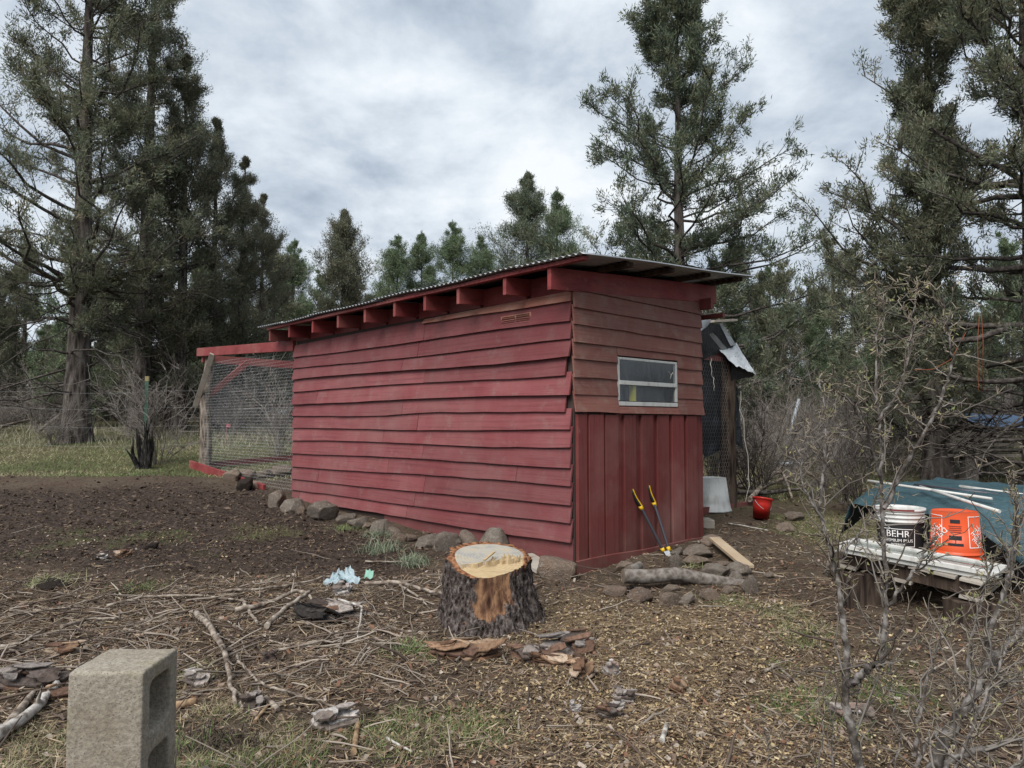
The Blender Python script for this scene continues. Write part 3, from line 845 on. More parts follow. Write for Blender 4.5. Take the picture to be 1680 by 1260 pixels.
    fz_ = np.repeat(np.repeat(fb, m), tufts); shr = np.clip(.35 + (1 - fz_) / .22, .35, 1)
    blades(crown, tc_.reshape(-1, 3), td.reshape(-1, 3), K, L, W, spread, pal, r, tj, shr)
    # leader at the top
    lt = at(np.linspace(.93, 1.0, 12)) ; blades(crown, lt, np.tile((0, 0, 1.), (12, 1)), K, L * .9, W, spread * .6, pal, r, .03)
    # dead lower limbs
    if dead:
        fd = r.uniform(.06, c0 + .12, dead); az = r.random(dead) * 2 * np.pi
        q = np.linspace(0, 1, 8); l = dead_len * r.uniform(.35, 1.1, dead)
        b0 = at(fd); e0 = r.normal(.12, .25, dead); dr = r.uniform(.05, .55, dead)
        dp = np.zeros((dead, 8, 3)); hd = np.stack([np.cos(az), np.sin(az)], -1); side = np.stack([-np.sin(az), np.cos(az)], -1)
        wv = np.cumsum(r.normal(0, .05, (dead, 8)), 1) * l[:, None]
        dp[:, :, :2] = b0[:, None, :2] + hd[:, None] * (l[:, None] * q * np.cos(e0)[:, None])[..., None] + side[:, None] * wv[..., None]
        dp[:, :, 2] = b0[:, None, 2] + l[:, None] * (q * np.sin(e0)[:, None] - dr[:, None] * q ** 2) + np.cumsum(r.normal(0, .025, (dead, 8)), 1) * l[:, None]
        wood.tubes(dp, (tr * .13 * r.uniform(.5, 1.2, dead))[:, None] * (1 - q * .85), 4)
        md = 9; k = r.integers(2, 7, (dead, md)); ii = np.arange(dead)[:, None]; s0 = dp[ii, k]
        sd_ = unit(unit(dp[ii, k] - dp[ii, k - 1]) * .6 + r.normal(0, .6, (dead, md, 3))); ll = (l[:, None] * r.uniform(.1, .4, (dead, md)))[..., None, None]
        q5 = np.linspace(0, 1, 5)[:, None]
        tw = s0[:, :, None] + sd_[:, :, None] * ll * q5 + np.cumsum(r.normal(0, .06, (dead, md, 5, 3)), 2) * ll
        wood.tubes(tw.reshape(-1, 5, 3), np.tile(np.linspace(.009, .003, 5), (dead * md, 1)), 3)
    return trunk, wood, crown
def place_tree(name, meshes, px, D, label, group=None, rot=0, sc=1.0, x=None, sz=None):
    X = (px - 840) / 1165 * D if x is None else x
    z = float(H(X, D))
    t = thing(name, label, 'tree', (X, D, z - .05), rot, group)
    t.scale = (sc, sc, sz or sc)
    for nm, me in meshes:
        o = bpy.data.objects.new(nm, me); COL.objects.link(o); o.parent = t
    return t
def tree_meshes(parts, leaf=None, bark=None):
    tr, wd, cr = parts
    out = []
    for nm, mb, mm in (('trunk', tr, bark or M['bark']), ('branches', wd, M['limb']), ('crown', cr, leaf or M['foliage'])):
        me = mb.mesh(nm); me.materials.append(mm); out.append((nm, me))
    return out
cone = lambda r0, p=.8, c0=0.0, b=.12: (lambda f: r0 * (max(0, 1 - f) ** p) * min(1, (f - c0) / b + .45) + .12)
# --- left group
T1 = tree_meshes(conifer(101, 15.5, .28, .18, 118, lambda f: 3.1 * (1 - f) ** .5 + .25, .10, .8, .30, 12, 5, 17, .12, .022, PAL_JUN, 46, 3.0, .6, expo=1.0, sub_len=.26, tj=.07))
place_tree('juniper_tree', T1, 126, 17, 'tall open juniper with thick bare lower trunk, nearest in the left group')
T2 = tree_meshes(conifer(102, 15.5, .27, .20, 100, lambda f: 2.3 * (1 - f) ** .7 + .15, .15, .85, .30, 11, 5, 16, .12, .023, PAL_BROWN, 46, 2.6, .6, sub_len=.30, tj=.08))
place_tree('juniper_tree', T2, 232, 20, 'dense olive juniper with second trunk from the left, behind the green fence post')
T3 = tree_meshes(conifer(103, 11.3, .2, .10, 90, lambda f: min(1.9, 3.3 * (1 - f) ** .9) + .05, .3, .9, .25, 11, 5, 14, .115, .022, PAL_BROWN, 16, 1.8, .6, tj=.08))
place_tree('juniper_tree', T3, 296, 20.5, 'brownish dense juniper, third trunk from the left edge')
place_tree('juniper_tree', T3, 345, 22, 'slightly lower brownish juniper at the right side of the left group', rot=2.1, sc=.88)
place_tree('juniper_tree', T3, 392, 23, 'pointed small juniper close to the shed roof, right end of left group', rot=4.0, sc=.80)
place_tree('juniper_tree', T3, 427, 25, 'smallest juniper of the left group, just left of the roof corner', rot=5.2, sc=.74)
# --- trees seen over the roof
TP = tree_meshes(conifer(111, 10.2, .13, .10, 125, lambda f: min(1.8, 4.8 * (1 - f)) + .04, .15, .6, .25, 7, 4, 13, .15, .024, PAL_PINE, 0, 1, .65, tj=.10))
TP2 = tree_meshes(conifer(112, 10.0, .13, .12, 110, lambda f: min(1.6, 4.3 * (1 - f)) + .04, .10, .55, .3, 7, 4, 13, .15, .024, PAL_PINE, 0, 1, .7, tj=.10))
TJ = tree_meshes(conifer(113, 9.6, .17, .05, 150, lambda f: min(2.0, 4.6 * (1 - f)) + .04, .45, .95, .15, 9, 4, 13, .14, .025, PAL_BROWN, 0, 1, .55, tj=.10))
TD = tree_meshes(conifer(114, 12.4, .2, .08, 165, lambda f: min(2.3, 5.6 * (1 - f)) + .05, .10, .6, .25, 9, 5, 12, .15, .026, PAL_DEEP, 0, 1, .6, tj=.11))
def top_scale(h, D, py, px):      # scale so that the top reaches image row py
    X = (px - 840) / 1165 * D; return (P(px, py, D).z - float(H(X, D)) + .1) / h
for ms, h, px, py, D, lab, rot in (
    (TP2, 10.0, 480, 392, 33, 'thin pale green pine nearest the left group, above the roof', 0),
    (TJ, 9.6, 560, 343, 28, 'broad pointed brown-green juniper behind the left half of the roof', 0),
    (TP2, 10.0, 652, 384, 36, 'slim green pine, left one of four in a row over the roof', 1.2),
    (TP, 10.2, 690, 379, 37, 'green pine, second of four in a row over the roof', 2.2),
    (TP2, 10.0, 740, 362, 36, 'tallest of the four slim pines in a row over the roof', 3.3),
    (TP2, 10.0, 787, 384, 38, 'small sparse pine, right one of four in a row over the roof', 4.4),
    (TD, 12.4, 866, 281, 31, 'big dense dark green pine left of the tall tree behind the shed', 0.5),
    (TP, 10.2, 915, 306, 33, 'narrow pine touching the right flank of the big dense pine', 5.1)):
    s_ = top_scale(h, D, py, px)
    place_tree('pine_tree', ms, px, D, lab, rot=rot, sc=max(.8, s_ * .97), sz=s_)
# --- tall tree right behind the shed
T5 = tree_meshes(conifer(121, 10.75, .18, .12, 138, lambda f: 2.9 * (1 - f) ** .62 + .2 * math.sin(f * 40) + .1, .0, .7, .30, 11, 5, 18, .112, .021, PAL_DEEP, 18, 2.0, .55, sub_len=.27,
     extra=[(.33, math.pi, 2.9, .05), (.36, 0.1, 3.3, .10), (.42, .2, 2.7, .2), (.55, math.pi + .2, 2.1, .3), (.70, .1, 2.2, .55), (.48, .0, 2.5, .22), (.62, 3.3, 1.8, .4), (.3, -.1, 3.3, .0)], tj=.055))
place_tree('pine_tree', T5, 1116, 15, 'tall open dark conifer with clear trunk rising behind the shed roof')
# --- right hand junipers
T6 = tree_meshes(conifer(131, 9.2, .2, .07, 124, lambda f: 1.75 * (1 - f) ** .45 * (.75 + .25 * math.sin(f * 17 + 1)) + .1, .45, 1.05, .25, 13, 5, 15, .09, .0175, PAL_JUN, 20, 1.8, .5, sub_len=.27,
     extra=[(.30, math.pi, 1.9, .55), (.40, math.pi + .1, 2.1, .5), (.36, math.pi - .15, 2.2, .45), (.34, math.pi + .3, 1.9, .6), (.24, math.pi - .2, 1.9, .5), (.45, math.pi, 1.6, .5), (.2, math.pi + .2, 1.9, .3)], tj=.045))
place_tree('juniper_tree', T6, 1535, 11.5, 'dark spired juniper standing left of the big tree at right edge')
T7 = tree_meshes(conifer(132, 9.8, .26, .06, 112, lambda f: 2.4 * (1 - f) ** .45 + .2, -.22, .8, .22, 13, 5, 16, .085, .0165, PAL_JUN, 30, 2.2, .5, sub_len=.25, tj=.045))
place_tree('juniper_tree', T7, 1712, 9.6, 'large dark juniper with long limbs at the right edge of the picture')
# --- background wood, trees that merge into a mass
bg_rng = np.random.default_rng(5)
BG = [tree_meshes(conifer(140 + i, 8.5, .15, .06, 46, (lambda f: 1.9 * (1 - f) ** .7 + .2), .2, .8, .2, 7, 4, 12, .20, .040, p_, 14, 1.6, .65, tj=.13)) for i, p_ in enumerate((PAL_JUN, PAL_BROWN, PAL_PINE))]
spots = []
for px in np.arange(-120, 500, 27): spots.append((px + bg_rng.normal(0, 9), bg_rng.uniform(26, 44), bg_rng.uniform(.62, .95), 'L'))
for px in np.arange(-80, 460, 60): spots.append((px + bg_rng.normal(0, 14), bg_rng.uniform(21, 26), bg_rng.uniform(.5, .75), 'L'))
for px in np.arange(-140, 480, 24): spots.append((px + bg_rng.normal(0, 8), bg_rng.uniform(28, 38), bg_rng.uniform(.38, .52), 'L'))
for px in np.arange(470, 960, 27): spots.append((px + bg_rng.normal(0, 8), bg_rng.uniform(36, 46), bg_rng.uniform(.74, .96), 'C'))
for px in np.arange(1190, 1800, 27): spots.append((px + bg_rng.normal(0, 9), bg_rng.uniform(20, 36), bg_rng.uniform(.5, .78), 'R'))
for px in np.arange(1215, 1480, 36): spots.append((px + bg_rng.normal(0, 9), bg_rng.uniform(15.5, 20), bg_rng.uniform(.30, .46), 'R'))
for px, D, s_, zone in spots:
    lab = {'L': 'conifer in the dense wood behind the left junipers', 'C': 'distant conifer mostly hidden behind the shed roof', 'R': 'bushy conifer in the thicket right of the shed'}[zone]
    place_tree('conifer_tree', BG[bg_rng.integers(0, 3)], px, D, lab, {'L': 'wood behind the left junipers', 'C': 'distant trees over the roof', 'R': 'thicket right of the shed'}[zone], bg_rng.uniform(0, 6), s_ * bg_rng.uniform(.9, 1.1), sz=s_)

# ================================================================== bare shrubs
def bush(seed, h, n, w=.5, lv=3, r0=.008, col=((.22, .19, .17), (.30, .27, .25), (.15, .12, .10)), kids=5, crook=.10):
    r = np.random.default_rng(seed); mb = MB(); cols = np.array(col)
    az = r.random(n) * 6.283; tl = r.uniform(.05, w, n)
    p0 = np.stack([np.cos(az) * .06 * r.random(n), np.sin(az) * .06 * r.random(n), np.full(n, -.04)], -1)
    d = unit(np.stack([np.cos(az) * tl, np.sin(az) * tl, np.ones(n)], -1)); l = h * r.uniform(.55, 1.1, n); rr = np.full(n, r0)
    for lev in range(lv):
        q = np.linspace(0, 1, 5); N = len(l)
        pt = p0[:, None] + d[:, None] * (l[:, None] * q)[..., None] + np.cumsum(r.normal(0, crook, (N, 5, 3)), 1) * l[:, None, None] * .5 * q[None, :, None]
        mb.tubes(pt, rr[:, None] * (1 - .6 * q), 3, col=cols[r.integers(0, len(cols), N)])
        if lev == lv - 1: break
        k = r.integers(1, 5, (N, kids)); ii = np.arange(N)[:, None]
        p0 = pt[ii, k].reshape(-1, 3); bd = unit(pt[ii, k] - pt[ii, k - 1])
        d = unit(bd * .8 + r.normal(0, .45, (N, kids, 3)) + np.array([0, 0, .15])).reshape(-1, 3)
        l = (l[:, None] * r.uniform(.25, .55, (N, kids))).ravel(); rr = np.repeat(rr * .6, kids)
    return mb
def put_bush(me_list, name, X, Y, s_, lab, group=None, rot=0, sz=None):
    t = thing(name, lab, 'shrub', (X, Y, float(H(X, Y))), rot, group); t.scale = (s_, s_, sz or s_)
    for nm, me in me_list:
        o = bpy.data.objects.new(nm, me); COL.objects.link(o); o.parent = t
    return t
def bush_mesh(mb, mtl='twig'):
    me = mb.mesh('twigs'); me.materials.append(M[mtl]); return [('twigs', me)]
BU = [bush_mesh(bush(200 + i, 1.0, 15, .8, 3, .0065, ((.20, .175, .155), (.27, .245, .225), (.13, .112, .096)), kids=8, crook=.16)) for i in range(3)]
BD = [bush_mesh(bush(210 + i, 1.0, 14, .7, 3, .008, ((.07, .058, .05), (.11, .095, .085), (.04, .034, .03)), kids=8, crook=.16)) for i in range(2)]
for i in range(46):
    if i < 24: px, D, z_, s_ = bg_rng.uniform(-60, 480), bg_rng.uniform(19, 25), 'L', bg_rng.uniform(.8, 1.7)
    else: px, D, z_, s_ = bg_rng.uniform(1190, 1640), bg_rng.uniform(11.5, 17), 'R', bg_rng.uniform(.8, 1.5)
    lab = 'bare grey brush at the wood edge on the left' if z_ == 'L' else 'bare grey brush in front of the thicket on the right'
    put_bush(BU[i % 3], 'bare_shrub', (px - 840) / 1165 * D, D, s_, lab, 'brush on the left' if z_ == 'L' else 'brush on the right', bg_rng.uniform(0, 6))
def gp_(px, D): return ((px - 840) / 1165 * D, D)
put_bush(BU[0], 'bare_shrub', *gp_(262, 13.2), 1.7, 'pale bare shrub behind the green steel fence post', rot=1)
put_bush(BU[1], 'bare_shrub', *gp_(457, 14.4), 1.45, 'grey bare shrub seen through the chicken wire beside the shed', rot=2)
put_bush(BU[2], 'bare_shrub', *gp_(85, 16.2), 1.1, 'low bare shrub at the foot of the big left trunk', rot=3)
put_bush(BD[0], 'bare_shrub', *gp_(1235, 9.9), 1.15, 'dark spreading bare shrub behind the red bucket', rot=.5)
put_bush(BD[1], 'bare_shrub', *gp_(1398, 8.6), 1.0, 'black twiggy bush left of the teal tarp', rot=1.5)
put_bush(BD[1], 'bare_shrub', *gp_(1165, 10.6), 1.1, 'dark bare bush behind the white tub', rot=4.5)
put_bush(BU[1], 'bare_shrub', *gp_(1290, 11.0), 1.2, 'pale brown brush left of the leaning pipe', rot=5)
put_bush(BU[0], 'bare_shrub', *gp_(1345, 9.8), 1.0, 'pale brush between leaning pipe and black bush', rot=2.5)
# ================================================================== wire mesh
def hexwire(mb, o, a, b, la, lb, cell=.045, r=.0011):
    """honeycomb wire on the plane o + s*a + t*b"""
    o = np.array(o); a = np.array(a); b = np.array(b)
    w_, h_ = cell, cell * 1.15
    na, nb = int(la / w_), int(lb / (h_ * .75))
    I, J = np.meshgrid(np.arange(na), np.arange(nb), indexing='ij')
    x = I * w_ + (J % 2) * w_ / 2; y = J * h_ * .75
    segs = []
    top = (x, y + h_ * .5); ur = (x + w_ / 2, y + h_ * .25); ul = (x - w_ / 2, y + h_ * .25); lr = (x + w_ / 2, y - h_ * .25)
    for p, q in ((top, ur), (top, ul), (ur, lr)):
        P0 = o + p[0][..., None] * a + p[1][..., None] * b; P1 = o + q[0][..., None] * a + q[1][..., None] * b
        segs.append(np.stack([P0.reshape(-1, 3), P1.reshape(-1, 3)], 1))
    s_ = np.concatenate(segs); mb.tubes(s_, np.full(s_.shape[:2], r), 3, smooth=False)
def log_tube(mb, pts, rad, sides=14, rough=.08, seed=0, seg=24, mi=0, capmi=None):
    pts = np.array([tuple(p) for p in pts]); rad = np.array(rad, float)
    L = np.concatenate([[0], np.cumsum(np.linalg.norm(np.diff(pts, axis=0), axis=1))]); q = np.linspace(0, L[-1], seg)
    pp = np.stack([np.interp(q, L, pts[:, i]) for i in range(3)], -1); rr = np.interp(q, L, rad)
    tmp = MB(); tmp.tubes(pp, rr, sides); v = tmp.v[0].reshape(seg, sides, 3)
    ang = np.arange(sides)[None] * 1.3 + 0 * q[:, None]
    n = fbm(np.cos(ang * 2 * np.pi / sides / 1.3) * 3 + seed, q[:, None] * 9 + np.sin(ang * 2 * np.pi / sides / 1.3) * 3, 3, seed)
    v = pp[:, None] + (v - pp[:, None]) * (1 + rough * 4 * n[..., None])
    tmp.v[0] = v.reshape(-1, 3)
    for k, fs in tmp.f.items():
        for f in fs: mb.add(tmp.v[0], f, mi, None, True)
    cm = mi if capmi is None else capmi
    mb.add(v[0], [list(range(sides))[::-1]], cm); mb.add(v[-1], [list(range(sides))], cm)
    return mb
M['cut_wood'] = painted_wood('cut log end', (.12, .09, .065), (.17, .13, .10), (.07, .05, .035), (.15, .12, .1), .3, (30, 30, 30), .8)

# ================================================================== left chicken run
run = thing('chicken_run', 'open wire chicken run with red beams at the far end of the shed', 'chicken run', S(0, LEN, .1), ANG)
pb = S(.06, LEN + 3.62, 0); pz = float(H(pb.x, pb.y)); pb.z = pz - .1
w = MB(); log_tube(w, [pb, pb + Vector((.02, 0, .7)), pb + Vector((-.02, 0, 1.3)), pb + Vector((.06, 0, 2.12))], [.115, .10, .085, .075], 14, .10, 5); w.build('post', M['post_bark'], run)
w = MB(); w.bar(S(-.02, LEN + 3.85, 2.42), S(-.02, LEN + .02, 2.235), .05, .145); bevel(w.build('top_beam', M['red_beam'], run), .004)
w = MB(); w.bar(S(-.0, LEN + 3.70, 2.30), S(2.1, LEN + 3.70, 2.27), .05, .14); bevel(w.build('end_beam', M['red_beam'], run), .004)
w = MB(); w.bar(S(.0, LEN + 3.62, 1.55), S(.80, LEN + 3.66, 2.27), .05, .10); bevel(w.build('brace', M['red_beam'], run), .004)
w = MB(); w.bar(S(-.06, LEN + 3.80, 1.45), S(-.06, LEN + 3.02, 2.33), .035, .09, (1, 0, 0)); bevel(w.build('brace', M['grey_wood'], run), .004)
g0, g1 = S(-.05, LEN + 4.0, 0), S(-.05, LEN + .75, 0)
w = MB(); w.bar(S(-.05, LEN + 4.02, float(H(g0.x, g0.y)) + .05), S(-.05, LEN + .85, float(H(g1.x, g1.y)) + .01), .045, .16); bevel(w.build('sill_board', M['red_beam'], run), .004)
g2 = S(2.0, LEN + 3.72, 0)
w = MB(); w.bar(S(.1, LEN + 3.72, pz + .08), S(2.0, LEN + 3.72, float(H(g2.x, g2.y)) + .06), .04, .09); w.build('sill_board', M['red_low'], run)
w = MB(); q = S(2.0, LEN + 3.66, 0); qz = float(H(q.x, q.y)); log_tube(w, [(q.x, q.y, qz - .1), (q.x, q.y, qz + 2.0)], [.09, .07], 12, .1, 8); w.build('post', M['post_bark'], run)
w = MB(); hexwire(w, S(.0, LEN + .02, .22), tuple(U_), (0, 0, 1), 3.55, 2.0, .055, .0009); o = w.build('side_wire', M['wire'], run); o['kind'] = 'stuff'
w = MB(); hexwire(w, S(.05, LEN + 3.66, .38), tuple(V_), (0, 0, 1), 1.95, 1.9, .055, .0009); o = w.build('end_wire', M['wire'], run); o['kind'] = 'stuff'

# ================================================================== right run with tarp
def SP(v, u, z): return S(WID + (v - WID) * 1.37, u + .30, EYE + (z - EYE) * 1.06 if z > .5 else z)
run2 = thing('tarped_run', 'wire pen with dark post and torn black tarp at the right of the shed', 'pen', SP(WID + 1.39, .5, .08), ANG)
rp = SP(WID + 1.38, .50, 0); rz_ = float(H(rp.x, rp.y))
w = MB(); log_tube(w, [(rp.x - .01, rp.y, rz_ - .1), (rp.x, rp.y, 1.0), (rp.x + .03, rp.y, 2.02)], [.112, .10, .09], 14, .06, 12); w.build('post', M['dark_post_and_shade'], run2)
w = MB(); w.bar(SP(WID + .0, .50, 1.98), SP(WID + 1.42, .50, 1.98), .045, .16); bevel(w.build('beam', M['red_low'], run2), .004)
w = MB(); w.bar(P(1162, 528, 8.7), P(1201, 526, 9.2), .16, .03); bevel(w.build('grey_board', M['grey_wood'], run2), .003)
w = MB(); w.bar(SP(WID - .0, .52, .10), SP(WID + 1.75, .40, .10), .05, .09); bevel(w.build('sill_board', M['red_low'], run2), .004)
w = MB(); hexwire(w, SP(WID + .03, .44, .12), tuple(V_), (0, 0, 1), 1.95, 1.9, .055, .0009); o = w.build('pen_wire', M['wire'], run2); o['kind'] = 'stuff'
def cloth(mb, corners, nu, nv, amp, seed, freq=5, normal=(0, 0, 1), mi=0, edge=None):
    a, b, c, d = [np.array(tuple(q), float) for q in corners]       # a b along u at v=0 ; d c at v=1
    u = np.linspace(0, 1, nu)[:, None, None]; v = np.linspace(0, 1, nv)[None, :, None]
    Q = (a * (1 - u) + b * u) * (1 - v) + (d * (1 - u) + c * u) * v
    n = fbm(u[..., 0] * freq + seed + 0 * v[..., 0], v[..., 0] * freq * .7 + seed * 2 + 0 * u[..., 0], 4, seed)
    Q = Q + n[..., None] * amp * 2 * np.array(normal)
    if edge: Q[:, -1] += np.array(edge) * fbm(np.linspace(0, 7, nu), np.zeros(nu), 3, seed + 5)[:, None] * 2
    mb.grid(Q, mi); return Q
w = MB(); cloth(w, [SP(WID + .0, .56, 2.30), SP(WID + 1.38, .56, 2.02), SP(WID + 1.34, .58, .80), SP(WID + .0, .60, .98)], 26, 26, .06, 3, 6, tuple(-U_), edge=(0, 0, .10)); w.build('hanging_tarp', M['tarp_black'], run2)
dn = (-.3, -.6, .6)
w = MB(); cloth(w, [P(1146, 530, 8.35), P(1182, 531, 8.9), P(1207, 566, 9.3), P(1150, 592, 8.6)], 22, 14, .06, 9, 5, dn); w.build('folded_tarp', M['tarp_black'], run2)
w = MB(); cloth(w, [P(1180, 575, 8.95), P(1208, 562, 9.4), P(1240, 613, 9.25), P(1207, 600, 8.85)], 18, 18, .05, 14, 5, dn); w.build('silver_flap', M['tarp_silver'], run2)
w = MB(); cloth(w, [P(1180, 531, 8.84), P(1185, 531, 8.86), P(1208, 566, 9.24), P(1199, 568, 9.14)], 6, 12, .02, 15, 5, dn); w.build('silver_edge', M['tarp_silver'], run2)
w = MB(); cloth(w, [P(1163, 548, 8.5), P(1170, 546, 8.5), P(1194, 573, 8.85), P(1184, 574, 8.8)], 6, 12, .02, 16, 5, dn); w.build('silver_crease', M['tarp_silver'], run2)
w = MB(); cloth(w, [P(1144, 521, 8.2), P(1167, 524, 8.4), P(1160, 536, 8.4), P(1144, 549, 8.2)], 8, 8, .03, 17, 4, dn); w.build('silver_fold', M['tarp_silver'], run2)
w = MB(); cloth(w, [P(1200, 594, 8.95), P(1239, 613, 9.3), P(1232, 620, 9.32), P(1200, 624, 9.05)], 14, 8, .05, 19, 4, dn); w.build('flap_underside', M['tarp_black'], run2)
w = MB(); cloth(w, [P(1197, 620, 9.2), P(1210, 635, 9.25), P(1219, 738, 9.3), P(1202, 724, 9.22)], 10, 22, .09, 23, 5, dn); w.build('tarp_tail', M['tarp_black'], run2)
r_ = np.random.default_rng(3)
for k_, (a, b) in enumerate(((SP(WID + 1.52, .46, 1.55), SP(WID + 1.63, .46, .10)), (SP(WID + 1.50, .45, 1.50), SP(WID + 1.72, .5, 1.2)), (SP(WID + 1.02, .42, 1.93), SP(WID + 1.05, .42, 1.62)))):
    q = np.linspace(0, 1, 14)[:, None]; pp = np.array(a) * (1 - q) + np.array(b) * q + np.cumsum(r_.normal(0, .014, (14, 3)), 0)
    w = MB(); w.tubes(pp, np.full(14, .005), 4); w.build('string', M['rope'], run2)

# ================================================================== plain things beside the shed
def bucket(name, lab, loc, r_top, r_bot, h, mtl, upside=False, tilt=(0, 0, 0), ribs=True, cat='bucket'):
    t = thing(name, lab, cat, loc); t.rotation_euler = tilt
    pr = [(0, .006), (r_bot, .006), (r_bot, .0)]
    k = lambda z: r_bot + (r_top - r_bot) * z / h
    pr += [(k(h * .7), h * .7)]
    if ribs:
        for z in (h * .74, h * .82, h * .90): pr += [(k(z), z), (k(z) + .008, z + .001), (k(z) + .008, z + .008), (k(z), z + .009)]
    pr += [(k(h) + .002, h - .02), (k(h) + .010, h - .018), (k(h) + .010, h), (k(h) - .004, h), (k(h) - .006, h - .02), (r_bot - .004, .012), (0, .012)]
    if upside: pr = [(r, h - z) for r, z in pr][::-1]
    w = MB(); w.lathe(pr, 40, loc); b = w
    Mx = Matrix.Translation(Vector(loc)) @ Matrix.Rotation(0, 4, 'Z')
    me = MB(); me.lathe(pr, 40); m2 = me.mesh('body'); m2.materials.append(mtl)
    o = bpy.data.objects.new('body', m2); COL.objects.link(o); o.parent = t
    return t
def local_part(name, mb, mtl, parent):
    me = mb.mesh(name); me.materials.append(mtl); o = bpy.data.objects.new(name, me); COL.objects.link(o); o.parent = parent; return o
def handle(parent, r, z, mtl, hang=.12):
    a = np.linspace(0, np.pi, 15); w = MB(); w.tubes(np.stack([r * np.cos(a), -np.sin(a) * r * .8, z - np.sin(a) * hang], -1), np.full(15, .003), 5); local_part('handle', w, mtl, parent)
g = G(1166, 836); bucket('tub', 'large white plastic tub turned upside down beside the dark post', (g.x, g.y, g.z - .01), .245, .19, .41, M['tub'], True, ribs=False, cat='tub')
g = G(1251, 856); t = bucket('bucket', 'small bright red bucket leaning on the dirt behind the shed', (g.x, g.y + .06, g.z + .02), .104, .086, .24, M['red_plastic'], False, (R(-5), R(13), .4), ribs=False); handle(t, .11, .2, M['wire'], .10)
g = G(1157, 866)
w = MB(); w.box((g.x - .16, g.y - .02, g.z - .03), (g.x + .10, g.y + .22, g.z + .085)); tag(bevel(w.build('wood_block', M['grey_wood'], loc=g), .006), 'short square timber block on the ground at the right shed corner', 'timber')
g0, g1 = G(1172, 901), G(1228, 936)
w = MB(); w.bar(g0 + Vector((0, 0, .10)), g1 + Vector((0, 0, .03)), .10, .028); tag(bevel(w.build('plank', M['raw_plank'], loc=g0), .003), 'pale short plank lying across the stones right of the loppers', 'plank')
g0, g1 = G(858, 925), G(897, 942)
w = MB(); w.bar(g0 + Vector((0, .1, .05)), g1 + Vector((0, 0, .03)), .20, .035); tag(bevel(w.build('plank', M['grey_wood'], loc=g0), .003), 'dark board scrap between the stump and the near shed corner', 'plank')
# loppers
tipP = P(1103, 927, 6.42); piv = P(1090, 898, 6.52)
lop = thing('loppers', 'yellow and black long handled loppers leaning on the front wall', 'loppers', (tipP.x, tipP.y, float(H(tipP.x, tipP.y))))
for (a, b, c_, col) in ((P(1086, 899, 6.50), P(1051, 831, 6.51), P(1037, 803, 6.48), 'lop_grey'), (P(1096, 897, 6.55), P(1073, 825, 6.66), P(1064, 797, 6.64), 'lop_grey')):
    w = MB(); w.tubes([tuple(a), tuple((a + b) / 2), tuple(b)], [.013] * 3, 8); hd = w.build('handle', M[col], lop)
    d = (c_ - b).normalized(); side = Vector((.004, -.006, .0))
    w = MB(); n_ = 7; pts = [tuple(b + (c_ - b) * i / (n_ - 1) + Vector((-.012, 0, 0)) * math.sin(i / (n_ - 1) * 2.6)) for i in range(n_)]
    w.tubes(pts, [.016, .019, .019, .018, .018, .020, .012], 8, cap=True); w.build('grip', M['lop_black'], hd)
    w = MB(); w.tubes([(p[0] + .013, p[1] - .011, p[2] + .004) for p in pts], [.006] * n_, 6); w.build('grip_stripe', M['lop_yellow'], hd)
    w = MB(); w.tubes([tuple(b - d * .035), tuple(b + d * .008)], [.018, .020], 8, cap=True); w.build('collar', M['lop_yellow'], hd)
    w = MB(); w.tubes([tuple(a + (b - a) * .0), tuple(a - (b - a).normalized() * .04)], [.019, .016], 8, cap=True); w.build('collar', M['lop_yellow'], hd)
a = P(1093, 903, 6.50)
def blade_poly(pts, th, mtl, nm):
    w = MB(); n_ = len(pts); f = [tuple(p) for p in pts]; bk = [(p[0], p[1] + th, p[2]) for p in f]
    w.add(f + bk, [list(range(n_))]); w.f.setdefault((n_, 0, False), []).append(np.array([[n_ + i for i in range(n_)][::-1]]))
    w.f.setdefault((4, 0, False), []).append(np.array([[(i + 1) % n_, i, n_ + i, n_ + (i + 1) % n_] for i in range(n_)])); w.build(nm, mtl, lop)
blade_poly([P(1089, 905, 6.46), P(1097, 903, 6.46), P(1106, 913, 6.44), P(1110, 928, 6.42), P(1107, 934, 6.42), P(1101, 925, 6.43)], .006, M['steel'], 'blade')
blade_poly([P(1095, 902, 6.475), P(1101, 906, 6.475), P(1104, 916, 6.475), P(1100, 922, 6.475), P(1097, 912, 6.475)], .008, M['lop_grey'], 'hook_blade')
# grey log
px_l = [(1022, 947), (1060, 948), (1110, 944), (1150, 951), (1190, 958), (1226, 963)]
gl = G(1122, 962); DL = gl.y
lp = [P(a, b - 2, DL - .06 + i * .02) for i, (a, b) in enumerate(px_l)]
lg = thing('log', 'grey barked forked log lying in the stone ring before the shed', 'log', (lp[2].x, lp[2].y, float(H(lp[2].x, lp[2].y))))
w = MB(); log_tube(w, lp, [.055, .054, .052, .048, .044, .043], 16, .05, 31, 40, 0, 1); w.build('trunk', [M['log_bark'], M['cut_wood']], lg)
w = MB(); log_tube(w, [lp[0] + Vector((.05, .05, .02)), P(1050, 927, DL + .16)], [.045, .028], 10, .05, 33, 8, 0, 1); w.build('fork', [M['log_bark'], M['cut_wood']], lg)

